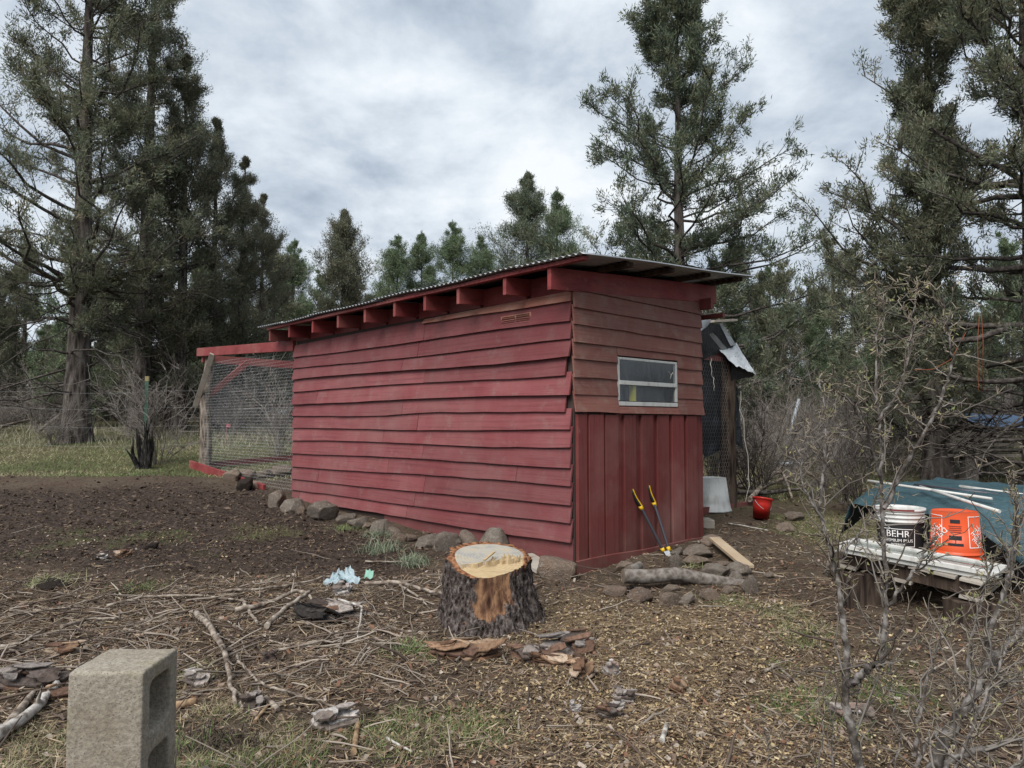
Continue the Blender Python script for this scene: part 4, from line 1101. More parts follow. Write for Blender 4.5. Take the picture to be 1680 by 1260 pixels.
# ================================================================== stones
def rock_mesh(seed):
    bm = bmesh.new(); bmesh.ops.create_icosphere(bm, subdivisions=4, radius=1)
    rr = random.Random(seed); ofs = Vector((rr.uniform(0, 50), rr.uniform(0, 50), rr.uniform(0, 50)))
    cuts = [(Vector((rr.gauss(0, 1), rr.gauss(0, 1), rr.gauss(0, .8))).normalized(), rr.uniform(.52, .88)) for _ in range(10)]
    for v in bm.verts:
        p = v.co.normalized(); d = 1.0
        d += .26 * mnoise.noise(p * 1.2 + ofs) + .13 * mnoise.noise(p * 3.1 + ofs) + .06 * mnoise.noise(p * 7 + ofs) + .035 * mnoise.noise(p * 17 + ofs)
        q = p * d
        for n_, k in cuts:
            e_ = q.dot(n_) - k
            if e_ > 0: q -= n_ * e_ * .93
        v.co = q
    me = bpy.data.meshes.new('stone'); bm.to_mesh(me); bm.free()
    for p in me.polygons: p.use_smooth = True
    me.materials.append(M['rock']); return me
RK = [rock_mesh(40 + i) for i in range(9)]
rk_rng = random.Random(4); ORD = ['first', 'second', 'third', 'fourth', 'fifth', 'sixth', 'seventh', 'eighth', 'ninth', 'tenth', 'eleventh', 'twelfth', 'thirteenth', 'fourteenth', 'fifteenth', 'sixteenth', 'seventeenth', 'eighteenth', 'nineteenth', 'twentieth', 'twenty-first', 'twenty-second']
def stone(px, py, wpx, hpx, lab, group, i=None, dy=0, sink=.25):
    g = G(px, py + dy); D = g.y; k = D / 1165
    o = bpy.data.objects.new('stone', RK[rk_rng.randrange(9) if i is None else i]); COL.objects.link(o)
    a, h = wpx * k / 2, hpx * k / 2
    o.location = (g.x, g.y + a * .5, g.z + h * (1 - sink)); o.scale = (a * 1.12, a * rk_rng.uniform(.75, 1.0), h * 1.25)
    o.rotation_euler = (rk_rng.uniform(-.15, .15), rk_rng.uniform(-.15, .15), rk_rng.choice([0, math.pi]) + rk_rng.uniform(-.4, .4))
    tag(o, lab, 'stone', group); return o
wall_row = [(912, 952, 58, 46), (812, 910, 66, 42), (768, 902, 34, 38), (733, 903, 44, 32), (702, 896, 40, 26), (676, 886, 20, 14), (655, 887, 30, 16), (645, 876, 26, 14), (624, 874, 32, 30), (604, 866, 18, 14), (588, 864, 32, 20), (565, 857, 34, 20), (524, 852, 50, 32), (492, 842, 18, 14), (478, 839, 36, 30), (450, 832, 34, 32)]
for i, q in enumerate(wall_row):
    lab = 'angular brown boulder at the near corner of the shed' if i == 0 else f'rounded stone under the long red wall, {ORD[i]} from the near corner'
    stone(*q, lab, 'stones along the long wall', dy=2, sink=.35)
ring = [(1008, 979, 37, 20), (1054, 992, 52, 23), (1054, 975, 28, 9), (1100, 996, 37, 23), (1128, 993, 36, 18), (1165, 985, 41, 17), (1197, 975, 24, 12), (1102, 972, 28, 12), (1231, 974, 30, 28), (1212, 954, 26, 16), (1178, 947, 42, 20), (1213, 945, 40, 22), (1226, 924, 23, 12), (1202, 912, 31, 18), (1173, 898, 45, 18), (1153, 916, 56, 20), (1146, 930, 45, 22), (1113, 913, 26, 15), (1111, 933, 24, 24), (1028, 937, 29, 20), (1190, 930, 24, 12)]
for i, q in enumerate(ring):
    where = 'front row below the grey log' if i < 8 else 'right end of the grey log' if i < 12 else 'pile right of the loppers' if i < 19 else 'gap between log and skirt board'
    cnt = [0, 1, 2, 3, 4, 5, 6, 7, 0, 1, 2, 3, 0, 1, 2, 3, 4, 5, 6, 0, 1][i]
    stone(*q, f'brown stone in the {where}, {ORD[cnt]} counting onward', 'stones of the ring before the shed', sink=.34)
for q, lab in (((1290, 872, 26, 18), 'brown stone lying right of the red bucket'), ((1306, 856, 30, 16), 'tan stone behind the one right of the red bucket'), ((1386, 946, 48, 30), 'brown squarish stone at the left foot of the pallet'), ((1262, 948, 16, 8), 'small stone right of the cone shaped ring stone'), ((376, 789, 38, 18), 'pale stone inside the wire run beside its post'), ((402, 787, 32, 16), 'stone inside the wire run, next to the pale one'), ((428, 785, 30, 16), 'third stone from the post inside the wire run'), ((460, 783, 42, 18), 'long stone inside the wire run closest to the shed'), ((410, 802, 36, 14), 'stone against the inner side of the run sill'), ((175, 924, 10, 8), 'small pebble sticking out of the turned soil'), ((1585, 800, 20, 14), 'stone half hidden under the right tree')):
    stone(*q, lab, None)
for q, lab in (((398, 806, 28, 26), 'dark clod of earth against the red sill board'), ((245, 902, 22, 12), 'dark clod in the middle of the turned soil'), ((75, 972, 50, 16), 'dark clod beneath the pale grass tuft at left')):
    o = stone(*q, lab, None); o.name = 'soil_clod'; o['category'] = 'clod'; o.data = o.data.copy(); o.data.materials[0] = M['soil_dark'] if 'soil_dark' in M else M.setdefault('soil_dark', bark_mat('dark earth', (.035, .027, .022), (.07, .055, .045), (.012, .01, .009), (30, 30, 30), .9, .02))

# ================================================================== stump
sg = G(805, 1012); SC = Vector((P(802, 960, 4.52).x, 4.52, float(H(0, 4.5)) - .04))
stump = thing('tree_stump', 'freshly cut pine stump with dark bark in front of the shed', 'stump', SC)
NA, NZ = 220, 40; TOPZ = .345 - SC.z + .0
ang = np.linspace(0, 2 * np.pi, NA, endpoint=False)
R0 = .228
tiltz = lambda x, y: .20 * y - .06 * x
zt_ang = TOPZ - .01 - .045 * np.clip(-np.sin(ang + .55), 0, 1) ** 1.5 + tiltz(.24 * np.cos(ang), .24 * np.sin(ang))            # felling cut drops to the front right
ztop_local = lambda a: TOPZ
win_ = np.exp(-(((ang - (-1.42) + .25 * fbm(ang * 3, ang * 0, 2, 1) + np.pi) % (2 * np.pi) - np.pi) / .47) ** 4)          # bark torn off at the front
tt = np.linspace(0, 1, NZ)
AA, TT = np.meshgrid(ang, tt)
flare = 1 + .40 * (1 - TT) ** 2.4 + .10 * (1 - TT) * np.sin(AA * 5 + 1.0) * (1 - TT) + .035 * np.sin(AA * 3 + .4)
fur = np.abs(fbm(np.cos(AA) * 9 + 20, np.sin(AA) * 9 + TT * 2.2, 4, 7)) * 2 + .4 * fbm(np.cos(AA) * 22 + 3, np.sin(AA) * 22 + TT * 7, 3, 9)
bark_t = .034
wmask = np.clip((win_[None] + .9 * fbm(AA * 7, TT * 5, 3, 14)) * 1.3, 0, 1) * np.clip((TT - .36 + .9 * fbm(AA * 5, TT * 4, 4, 4)) / .06, 0, 1)
rad_ = R0 * flare + (bark_t * (1 - wmask)) + (fur - .35) * .075 * (1 - wmask * .93)
Zv = TT * (zt_ang[None] + .012 * fbm(AA * 6, TT * 0, 2, 3))
V3 = np.stack([rad_ * np.cos(AA), rad_ * np.sin(AA), Zv], -1) + np.array(SC)
V3 = np.concatenate([V3, V3[:, :1]], 1); WM = np.concatenate([wmask, wmask[:, :1]], 1)
M['stump_wood'] = bark_mat('debarked stump wood', (.10, .052, .032), (.22, .125, .07), (.02, .010, .007), (34, 34, 10), .6, .008)
for nm, sel, mm in (('bark', WM < .5, M['stump_bark']), ('debarked_wood', WM >= .5, M['stump_wood'])):
    a_, b_, _ = V3.shape; i, j = np.meshgrid(np.arange(a_ - 1), np.arange(b_ - 1), indexing='ij')
    f = np.stack([i * b_ + j, i * b_ + j + 1, (i + 1) * b_ + j + 1, (i + 1) * b_ + j], -1)[sel[:-1, :-1]]
    w = MB(); w.add(V3.reshape(-1, 3), f.reshape(-1, 4), 0, None, True); w.build(nm, mm, stump)
def cut_mat(name, c1, c2, c3):
    m = mat(name, rough=.8, spec=.15); n = NT(m)
    wv = n.t.nodes.new('ShaderNodeTexWave'); wv.wave_type = 'RINGS'; wv.rings_direction = 'Z'; wv.inputs['Scale'].default_value = 16; wv.inputs['Distortion'].default_value = 2.5; wv.inputs['Detail'].default_value = 3
    n.L(n.map((1, 1.1, 0)), wv.inputs[0]); a = n.noise(n.co, 7, 6, .65, .8); b = n.noise(n.map((8, 60, 30)), 1, 4, .6)
    c = n.ramp(a, [(.35, c1), (.55, c2), (.7, c3)])
    c = n.mix(n.ramp(wv.outputs[0], [(.2, 0.28), (.7, 0.0)]), c, (.22, .17, .12))
    c = n.mix(n.ramp(b, [(.58, 0.0), (.68, .45)]), c, (.12, .10, .085))
    n.color(c); n.bump(n.math('ADD', a, b), .35, .006); return m
M['cut_blue'] = cut_mat('blue stained cut face', (.24, .24, .235), (.33, .31, .265), (.37, .30, .20))
M['cut_tan'] = cut_mat('fresh cut face', (.36, .26, .14), (.41, .31, .18), (.31, .205, .10))
M['bark_rim'] = bark_mat('orange bark rim', (.19, .085, .042), (.29, .15, .08), (.05, .022, .014), (40, 40, 40), .8, .01)
# bark rim, then upper cut face and lower felling cut
ri = (R0 * 1.0 + .012) ; ro = rad_[-1]
inner = np.minimum(ro - .012, R0 * (1 + .035 * np.sin(ang * 3 + .4)) - .012 + .008 * fbm(ang * 5, ang * 0, 3, 8))
hinge = lambda x, y: (x * .36 - y * .93)        # + towards the front
def cutz(x, y):
    s = hinge(x, y); lowz = TOPZ - .055 - .045 * np.clip((s - .07) / .25, 0, 1) + x * .02
    return np.where(s > .075 + .012 * np.sin(x * 60), lowz + .02, TOPZ - .012 + .006 * np.sin(x * 9)) + tiltz(x, y)
rows = []
for k in range(6):
    rr = inner + (ro - inner) * k / 5; x, y = rr * np.cos(ang), rr * np.sin(ang)
    z = np.where(k == 5, Zv[-1], np.minimum(cutz(x, y), Zv[-1] + .01) + .004 * fbm(x * 60, y * 60, 2, 6)); rows.append(np.stack([x, y, z], -1))
V4 = np.array(rows); V4 = np.concatenate([V4, V4[:, :1]], 1) + np.array(SC)
w = MB(); w.grid(V4); w.build('bark_rim', M['bark_rim'], stump)
NR = 42; rr = np.linspace(0, 1, NR)[:, None] * inner[None]; x, y = rr * np.cos(ang), rr * np.sin(ang); z = cutz(x, y) + .003 * fbm(x * 25, y * 90, 3, 2); z[-1] = np.minimum(z[-1], V4[0, :-1, 2] - SC.z)
V5 = np.stack([x, y, z], -1); V5 = np.concatenate([V5, V5[:, :1]], 1) + np.array(SC)
s_h = hinge(V5[..., 0] - SC.x, V5[..., 1] - SC.y)
i, j = np.meshgrid(np.arange(NR - 1), np.arange(NA), indexing='ij'); f = np.stack([i * (NA + 1) + j, (i + 1) * (NA + 1) + j, (i + 1) * (NA + 1) + j + 1, i * (NA + 1) + j + 1], -1)
lo_ = s_h[:-1, :-1] > .06
for nm, sel, mm in (('upper_cut', ~lo_, M['cut_blue']), ('felling_cut', lo_, M['cut_tan'])):
    w = MB(); w.add(V5.reshape(-1, 3), f[sel].reshape(-1, 4), 0, None, False); w.build(nm, mm, stump)
for k in range(13):                              # splintered hinge
    q = r_.uniform(-.05, .19); bx, by = q * .93 + .065 * .36 * 1, q * .36 - .065 * .93
    h_ = r_.uniform(.01, .035); ww = r_.uniform(.010, .026); w = MB(); b0 = Vector((bx, by, TOPZ - .06 + tiltz(bx, by))) + SC
    tip = b0 + Vector((r_.normal(0, .012), r_.normal(0, .012), .05 + h_)); w.tubes([tuple(b0), tuple(b0.lerp(tip, .6)), tuple(tip)], [ww, ww * .8, .002], 4, smooth=False); w.build('splinter', M['cut_tan'], stump)
w = MB(); b0 = Vector((.005, -.07, TOPZ - .01)) + SC; w.bar(b0 + Vector((-.03, -.06, .0)), b0 + Vector((.03, .03, .035)), .016, .008); w.build('splinter', M['cut_tan'], stump)

# ================================================================== concrete block
def rrect(cu, cx, cy, w_, h_, r_, inv=False):
    pts = []
    for sx, sy, a0 in ((1, 1, 0), (-1, 1, 90), (-1, -1, 180), (1, -1, 270)):
        for k in range(5):
            a = R(a0 + k * 22.5); pts.append((cx + sx * (w_ / 2 - r_) + r_ * math.cos(a), cy + sy * (h_ / 2 - r_) + r_ * math.sin(a)))
    sp = cu.splines.new('POLY'); sp.points.add(len(pts) - 1); sp.use_cyclic_u = True
    for p, q in zip(sp.points, pts): p.co = (*q, 0, 1)
cu = bpy.data.curves.new('b', 'CURVE'); cu.dimensions = '2D'; cu.fill_mode = 'BOTH'
rrect(cu, 0, 0, .186, .386, .006); rrect(cu, 0, .0925, .120, .140, .028); rrect(cu, 0, -.0925, .120, .140, .028)
cu.extrude = .092; cu.bevel_depth = .004; cu.bevel_resolution = 1
ob = bpy.data.objects.new('b', cu); COL.objects.link(ob); dg = bpy.context.evaluated_depsgraph_get(); dg.update()
me = bpy.data.meshes.new_from_object(ob.evaluated_get(dg)); bpy.data.objects.remove(ob)
me.name = 'concrete_block'; me.materials.clear(); me.materials.append(M['concrete'])
Rm = Matrix(((0, 0, 1), (1, 0, 0), (0, 1, 0))).to_4x4()        # curve x->Y, y->Z, z->X
me.transform(Matrix.Translation((0, 0, .195)) @ Rm)
blk = bpy.data.objects.new('concrete_block', me); COL.objects.link(blk)
kb = .645; blk.location = (-1.617 * kb, 3.03 * kb, EYE - kb - .388); blk.rotation_euler = (0, 0, R(0.5))
rm = blk.modifiers.new('remesh', 'REMESH'); rm.mode = 'VOXEL'; rm.voxel_size = .0045; rm.use_smooth_shade = True
for nm_, ns_, st_ in (('coarse', .05, .003), ('fine', .008, .0028)):
    tx = bpy.data.textures.new(nm_, 'CLOUDS'); tx.noise_scale = ns_; tx.noise_depth = 3
    dm = blk.modifiers.new(nm_, 'DISPLACE'); dm.texture = tx; dm.strength = st_; dm.mid_level = .5; dm.texture_coords = 'LOCAL'
tag(blk, 'upright hollow concrete block standing in the near left corner', 'concrete block')

# ================================================================== pallet corner on the right
P1 = Vector((2.675, 4.1, .265)); e1 = Vector((-.468, .45, .082)).normalized(); e2 = Vector((.471, .5, -.005)); e2 = (e2 - e1 * e2.dot(e1)).normalized(); e3 = e2.cross(e1).normalized()
if e3.z < 0: e3 = -e3
def Q(a, b, c): return P1 + e1 * a + e2 * b + e3 * c
pal = thing('pallet', 'weathered wooden pallet raised on blocks at the right', 'pallet', (P1.x, P1.y, float(H(P1.x, P1.y))))
for i in range(6):
    a = .0 + i * .135; w = MB(); w.bar(Q(a + .05, -.01, -.009), Q(a + .05, 1.0, -.009), .115, .017, tuple(e3)); bevel(w.build('slat', M['grey_wood'], pal), .002)
for b in (.02, .48, .95):
    w = MB(); w.bar(Q(-.0, b + .02, -.058), Q(.78, b + .02, -.058), .038, .08, tuple(e3)); bevel(w.build('stringer', M['dark_post_and_shade'], pal), .002)  # stringers darker than the slats: shade of the gap put into their colour
for a in (.05, .40, .72):
    w = MB(); w.bar(Q(a, -.01, -.107), Q(a, 1.0, -.107), .10, .016, tuple(e3)); w.build('bottom_slat', M['grey_wood'], pal)
for k_, (a, b, lab) in enumerate(((.06, .06, 'block coloured dark for the shade under the near right pallet corner'), (.68, .08, 'block coloured dark for the shade under the left pallet corner'), (.1, .85, 'block coloured dark for the shade under the far side of the pallet'))):
    c_ = Q(a, b, -.116); gz = float(H(c_.x, c_.y)) - .05; w = MB(); w.box((c_.x - .1, c_.y - .1, gz), (c_.x + .1, c_.y + .1, c_.z - .012)); tag(bevel(w.build('support_block', M['dark_post_and_shade'], loc=(c_.x, c_.y, gz)), .006), lab, 'timber')  # dark wood colour stands in for the shadow beneath the pallet
# window sash lying flat
sash = thing('window_sash', 'old white framed window sash lying on the pallet', 'window', Q(.36, .1, .02))
A0, A1 = -.06, .745; B0, B1 = -.05, .27
def Q2(a, b, c): return Q(a, b + .11 - .2 * a / .7, c)
def sash_bar(nm, a0, b0, a1, b1, w_, c0, c1):
    w = MB(); w.bar(Q2(a0, b0, (c0 + c1) / 2), Q2(a1, b1, (c0 + c1) / 2), w_, c1 - c0, tuple(e3)); bevel(w.build(nm, M['white_frame'], sash), .003)
for c0, c1, ins in ((.002, .028, .02), (.032, .062, 0)):
    sash_bar('rail', A0 + ins, B0 + ins + .02, A1 - ins, B0 + ins + .02, .032, c0, c1); sash_bar('rail', A0 + ins, B1 - ins - .02, A1 - ins, B1 - ins - .02, .032, c0, c1)
    sash_bar('stile', A0 + ins + .02, B0 + ins + .041, A0 + ins + .02, B1 - ins - .041, .04, c0, c1); sash_bar('stile', A1 - ins - .02, B0 + ins + .041, A1 - ins - .02, B1 - ins - .041, .04, c0, c1)
w = MB(); w.bar(Q2(A0 + .04, (B0 + B1) / 2, .045), Q2(A1 - .04, (B0 + B1) / 2, .045), B1 - B0 - .08, .004, tuple(e3)); w.build('pane', M['glass'], sash)
w = MB(); q0 = Q(A1 + .0, .10, .02); w.tubes([tuple(q0), tuple(P(1358, 911, 4.95))], [.011, .011], 8, cap=True); tag(w.build('white_rod', M['white_frame'], loc=q0), 'short white rod poking out left of the window sash', 'rod')
# print wrapped on a bucket wall
def wrap_text(body, size, r_at, phi0, z0, mtl, parent, name, rot=0.0, flip=False):
    v, f = text_verts(body, size); x, y = v[:, 0].copy(), v[:, 1].copy()
    if flip: x, y = -x, -y
    c_, s_ = math.cos(rot), math.sin(rot); x, y = x * c_ - y * s_, x * s_ + y * c_
    z = z0 + y; r = np.array([r_at(q) for q in z]) + .0012; ph = phi0 + x / r
    vv = np.stack([r * np.cos(ph), r * np.sin(ph), z], -1)
    me = bpy.data.meshes.new(name); me.from_pydata([tuple(q) for q in vv], [], f); me.materials.append(mtl)
    o = bpy.data.objects.new(name, me); COL.objects.link(o); o.parent = parent; return o
def wrap_quad(pts, r_at, phi0, mtl, parent, name, off=.0009, n=16):
    (x0, z0), (x1, z1) = pts; xs = np.linspace(x0, x1, n); zs = np.linspace(z0, z1, 3); r = np.array([r_at(q) for q in zs]) + off
    V = np.stack([r[None] * np.cos(phi0 + xs[:, None] / .14), r[None] * np.sin(phi0 + xs[:, None] / .14), np.broadcast_to(zs[None], (n, 3))], -1)
    w = MB(); w.grid(V); return local_part(name, w, mtl, parent)
# white paint bucket
wb = P(1477, 884, 4.92); wb.z = .245
bw = bucket('paint_bucket', 'white paint bucket with black printed label on the pallet', tuple(wb), .150, .132, .35, M['white_plastic'])
ka = lambda z: .132 + (.150 - .132) * z / .37
phc = math.atan2(-wb.y, -wb.x)
lb = wrap_quad(((-.30, .02), (.30, .255)), ka, phc, M['black_print'], bw, 'label', n=40)
wrap_text('BEHR', .062, ka, phc - .1, .165, M['white_print'], lb, 'lettering')
wrap_text('PREMIUM PLUS', .028, ka, phc - .1, .132, M['white_print'], lb, 'lettering')
wrap_text('INTERIOR', .020, ka, phc - .1, .108, M['white_print'], lb, 'lettering')
wrap_quad(((-.07, .075), (.05, .095)), ka, phc - .1, M['white_print'], lb, 'label_bar', .0016)
for (a, b) in (((-.105, .215), (.105, .219)), ((-.105, .100), (.105, .104)), ((-.105, .104), (-.101, .215)), ((.101, .104), (.105, .215))): wrap_quad((a, b), ka, phc - .1, M['white_print'], lb, 'label_border', .0016)
wrap_quad(((-.10, .338), (.08, .350)), lambda z: ka(z) + .012, phc, M['maroon_print'], bw, 'paint_drip')
handle(bw, .158, .31, M['wire'], .13)
# orange bucket, upside down
obp = P(1569, 925, 4.62); obp.z = .262
bo = bucket('bucket', 'orange bucket turned upside down under the teal tarp', tuple(obp), .152, .130, .345, M['orange_plastic'], True)
ko = lambda z: .152 - (.152 - .130) * z / .37
pho = math.atan2(-obp.y, -obp.x)
for ph, sgn in ((pho - .98, -1), (pho + .98, 1)):
    for (a, b) in (((-.062, .130), (.062, .134)), ((-.062, .320), (.062, .324)), ((-.062, .134), (-.058, .320)), ((.058, .134), (.062, .320))): wrap_quad((a, b), ko, ph, M['white_print'], bo, 'print_border', .0012)
    for ln_, zz_ in (('THE', .030), ('HOME', .0), ('DEPOT', -.034)):
        wrap_text(ln_, .046, ko, ph - zz_ * .71 / .14 * 1.0, .225 + zz_ * .71, M['white_print'], bo, 'lettering', math.pi / 4, True)
for z_, bw_, h_ in ((.292, .028, .022), (.262, .036, .004), (.250, .034, .004), (.238, .036, .004), (.226, .030, .004), (.19, .034, .026), (.148, .042, .016)):
    wrap_quad(((-bw_, z_ - h_ / 2), (bw_, z_ + h_ / 2)), ko, pho, M['black_print'] if h_ > .01 else M['maroon_print'], bo, 'print_block', .0013)
# tarp covered box
F0, F1 = Vector((2.86, 5.58, 0)), Vector((3.78, 4.06, 0))
fd = (F1 - F0).normalized(); fn_ = Vector((-fd.y, fd.x, 0));  fn_ = fn_ if fn_.x > 0 else -fn_       # away from camera
zt0, zt1 = .70, .655
box = thing('tarped_bin', 'low grey bin covered with a dark teal tarp behind the buckets', 'bin', (F0 + F1) / 2)
Lb = (F1 - F0).length
def Bq(s, t, z): return F0 + fd * s + fn_ * t + Vector((0, 0, z))
w = MB(); w.hexa([tuple(Bq(a, b, z)) for z in (.04, .62) for a, b in ((.06, 0), (Lb, 0), (Lb, .85), (.06, .85))]); w.build('bin_body', M['panel_grey'], box)
nu, nv = 44, 34; sv = np.linspace(-.08, Lb + .06, nu); tv = np.linspace(-.40, 1.0, nv); T3 = np.zeros((nu, nv, 3))
for i_, s_ in enumerate(sv):
    for j_, t_ in enumerate(tv):
        hang = max(0, -t_ - .02); zt = zt0 + (zt1 - zt0) * max(0, s_) / Lb
        drop = .34 * hang + 1.0 * hang * min(1, max(0, (s_ - .80) / .55))
        p = Bq(s_, max(t_, -.02) - hang * .92, zt - drop)
        if s_ < 0: p.z -= (-s_) * 3.0
        n_ = float(abs(fbm(s_ * 5, t_ * 6, 4, 13))); p += Vector((-.4, -.4, .7)) * (n_ * .11 - .02)
        T3[i_, j_] = p
w = MB(); w.grid(T3); tp = w.build('tarp', M['tarp_teal'], box)
sm_ = tp.modifiers.new('s', 'SOLIDIFY'); sm_.thickness = .003
for (a, Da, b, Db, r_p, mtl, lab) in (((1424, 793), 5.45, (1628, 821), 4.75, .010, 'white_frame', 'long white pole lying along the front of the teal tarp'), ((1510, 803), 5.2, (1640, 842), 4.4, .011, 'white_frame', 'stained white trim strip lying across the teal tarp'), ((1575, 803), 5.4, (1700, 818), 4.95, .015, 'white_frame', 'thick white pole at the back right of the teal tarp'), ((1500, 800), 5.5, (1640, 814), 5.0, .012, 'lop_grey', 'thin dark strip between the white poles on the tarp')):
    p0, p1 = P(*a, Da), P(*b, Db); p0.z += .02; p1.z += .01; w = MB(); w.tubes([tuple(p0), tuple(p1)], [r_p, r_p], 10, cap=True); tag(w.build('pole', M[mtl], loc=p0), lab, 'pole')

# ================================================================== far right and far left odds
for a, Da, b, Db, lab in (((1288, 738), 12.6, (1311, 655), 12.8, 'grey pipe leaning in the brush right of the pen'), ((1272, 761), 11.6, (1322, 760), 11.6, 'grey pipe lying level in the brush right of the pen')):
    p0, p1 = P(*a, Da), P(*b, Db); w = MB(); w.tubes([tuple(p0), tuple(p1)], [.03, .03], 10, cap=True); tag(w.build('pipe', M['pipe'], loc=p0), lab, 'pipe')
lum = thing('lumber_stack', 'pale board stack under a blue tarp behind the right tree', 'lumber', (P(1640, 745, 11.5).x, 11.5, float(H(8, 11.5))))
for i in range(5):
    w = MB(); z = .62 + i * .085; w.box((6.9 + .1 * (i % 2), 11.3, z), (9.3 - .12 * (i % 3), 11.55, z + .05)); w.build('board', M['grey_wood'], lum)
w = MB(); w.box((7.2, 11.32, .2), (7.4, 11.5, .615)); w.build('trestle', M['grey_wood'], lum)
w = MB(); w.box((8.8, 11.32, .2), (9.0, 11.5, .615)); w.build('trestle', M['grey_wood'], lum)
w = MB(); cloth(w, [(7.5, 11.2, 1.05), (9.5, 11.2, 1.08), (9.5, 11.75, 1.35), (7.3, 11.75, 1.32)], 14, 8, .08, 41, 4); w.build('blue_cover', M['tarp_blue'], lum)
for pts, lab in (([(1607, 512, 8.6), (1604, 560, 8.6), (1605, 640, 8.6), (1612, 642, 8.6), (1613, 560, 8.6), (1610, 515, 8.6)], 'orange cord looped and hanging from the right tree'), ([(1585, 545, 8.5), (1560, 590, 8.5), (1530, 606, 8.5), (1500, 607, 8.5)], 'orange cord sagging between limbs left of the hanging loop')):
    pp = [tuple(P(*p)) for p in pts]; w = MB(); w.tubes(pp, [.0035] * len(pp), 5); tag(w.build('cord', M['cord'], loc=pp[0]), lab, 'cord')
# steel fence post, fence wires and charred stump on the left
fp = P(237, 765, 12.9); fz = float(H(fp.x, 12.9))
post = thing('fence_post', 'green steel fence post with yellow top left of the wire run', 'fence post', (fp.x, 12.9, fz))
w = MB(); w.box((fp.x - .032, 12.9, fz - .1), (fp.x + .032, 12.908, fz + 1.55)); w.box((fp.x - .004, 12.908, fz - .1), (fp.x + .004, 12.94, fz + 1.55)); w.build('shaft', M['green_post'], post)
w = MB(); w.box((fp.x - .034, 12.896, fz + 1.55), (fp.x + .034, 12.942, fz + 1.64)); w.build('yellow_tip', M['dull_yellow'], post)
for i, (h_, nm) in enumerate(((1.35, 'top'), (1.05, 'second'), (.72, 'third'), (.38, 'lowest'))):
    q = np.linspace(0, 1, 40)[:, None]; pp = np.array([-14, 13.6, 0]) * (1 - q) + np.array([-3.6, 12.6, 0]) * q; pp[:, 2] = np.array([float(H(x, y)) for x, y, _ in pp]).mean() * .3 + np.linspace(fz, fz, 40) * .7 + h_ + .02 * np.sin(q[:, 0] * 18)
    w = MB(); w.tubes(pp, np.full(40, .0013), 3); tag(w.build('fence_wire', M['wire'], loc=tuple(pp[0])), f'thin {nm} strand of the wire fence beyond the soil', 'wire')
cs = thing('charred_stump', 'blackened jagged stump below the green fence post', 'stump', (fp.x + .10, 12.6, fz))
for k in range(16):
    a = r_.uniform(0, 6.28); w = MB(); b0 = Vector((fp.x + .12 + r_.normal(0, .06), 12.6 + r_.normal(0, .05), fz - .05)); tip = b0 + Vector((math.cos(a) * r_.uniform(.05, .35), math.sin(a) * .2, r_.uniform(.35, .95))); log_tube(w, [b0, b0.lerp(tip, .5) + Vector((r_.normal(0, .04), 0, 0)), tip], [.05, .03, .006], 7, .2, k, 10); w.build('spike', M['char'], cs)
w = MB(); q = P(371, 697, 16.5); cloth(w, [q, q + Vector((.10, 0, .02)), q + Vector((.09, .02, -.06)), q + Vector((.0, 0, -.05))], 5, 4, .02, 3); w.tubes([tuple(q + Vector((0, .01, .03))), tuple(q + Vector((0, .01, -1.1)))], [.006, .006], 4); tag(w.build('marker_flag', M['pink'], loc=q), 'small pink marker flag seen through the chicken wire', 'flag')
# plastic litter
g = G(562, 962); w = MB(); cloth(w, [g + Vector((-.15, -.02, .02)), g + Vector((.13, .04, .03)), g + Vector((.02, .12, .10)), g + Vector((-.07, .10, .08))], 26, 18, .07, 51, 8); tag(w.build('plastic_film', M['film'], loc=g), 'crumpled pale blue plastic film left of the stump', 'plastic')
g = G(603, 955); w = MB(); cloth(w, [g + Vector((-.03, 0, .03)), g + Vector((.04, 0, .03)), g + Vector((.04, .03, .09)), g + Vector((-.02, .03, .08))], 7, 5, .03, 53, 6); tag(w.build('plastic_scrap', M['mint'], loc=g), 'tiny mint green plastic scrap beside the blue film', 'plastic')
# ================================================================== sticks and bark one can tell apart
st_rng = np.random.default_rng(77)
def stick(pts, r0, r1, lab, mtl='stick', lift=.0, cat='stick', name='stick', group='sticks in the slash', forks=0):
    gp3 = []
    for q in pts:
        g = G(q[0], q[1]); g.z = float(Hfine(np.array([g.x]), np.array([g.y]))[0]) + lift + (q[2] if len(q) > 2 else 0); gp3.append(g)
    a = np.array([tuple(g) for g in gp3]); n = max(8, 4 * len(a)); L = np.linspace(0, 1, len(a)); q = np.linspace(0, 1, n)
    pp = np.stack([np.interp(q, L, a[:, i]) for i in range(3)], -1)
    ln = np.linalg.norm(np.diff(a, axis=0), axis=1).sum()
    pp += st_rng.normal(0, .0035 * min(1, ln), (n, 3)); rr = np.linspace(r0, r1, n) * (1 + st_rng.normal(0, .05, n)); pp[:, 2] += rr * .8
    w = MB(); w.tubes(pp, rr, 7, cap=True)
    for _ in range(forks):
        k = st_rng.integers(2, n - 2); d = unit(unit(pp[k] - pp[k - 1]) + st_rng.normal(0, .6, 3) + np.array([0, 0, .25])); l = st_rng.uniform(.06, .2)
        w.tubes(pp[k] + d * (np.linspace(0, l, 4)[:, None]) + np.cumsum(st_rng.normal(0, .01, (4, 3)), 0), np.linspace(rr[k] * .6, .0015, 4), 5)
    return tag(w.build(name, M[mtl], loc=gp3[0]), lab, cat, group)
stick([(322, 1016), (345, 1050, .03), (360, 1078, .04), (372, 1100, .04), (376, 1130, .02), (385, 1163)], .019, .009, 'thick pale branch lying right of the concrete block', 'stick', .015, forks=4)
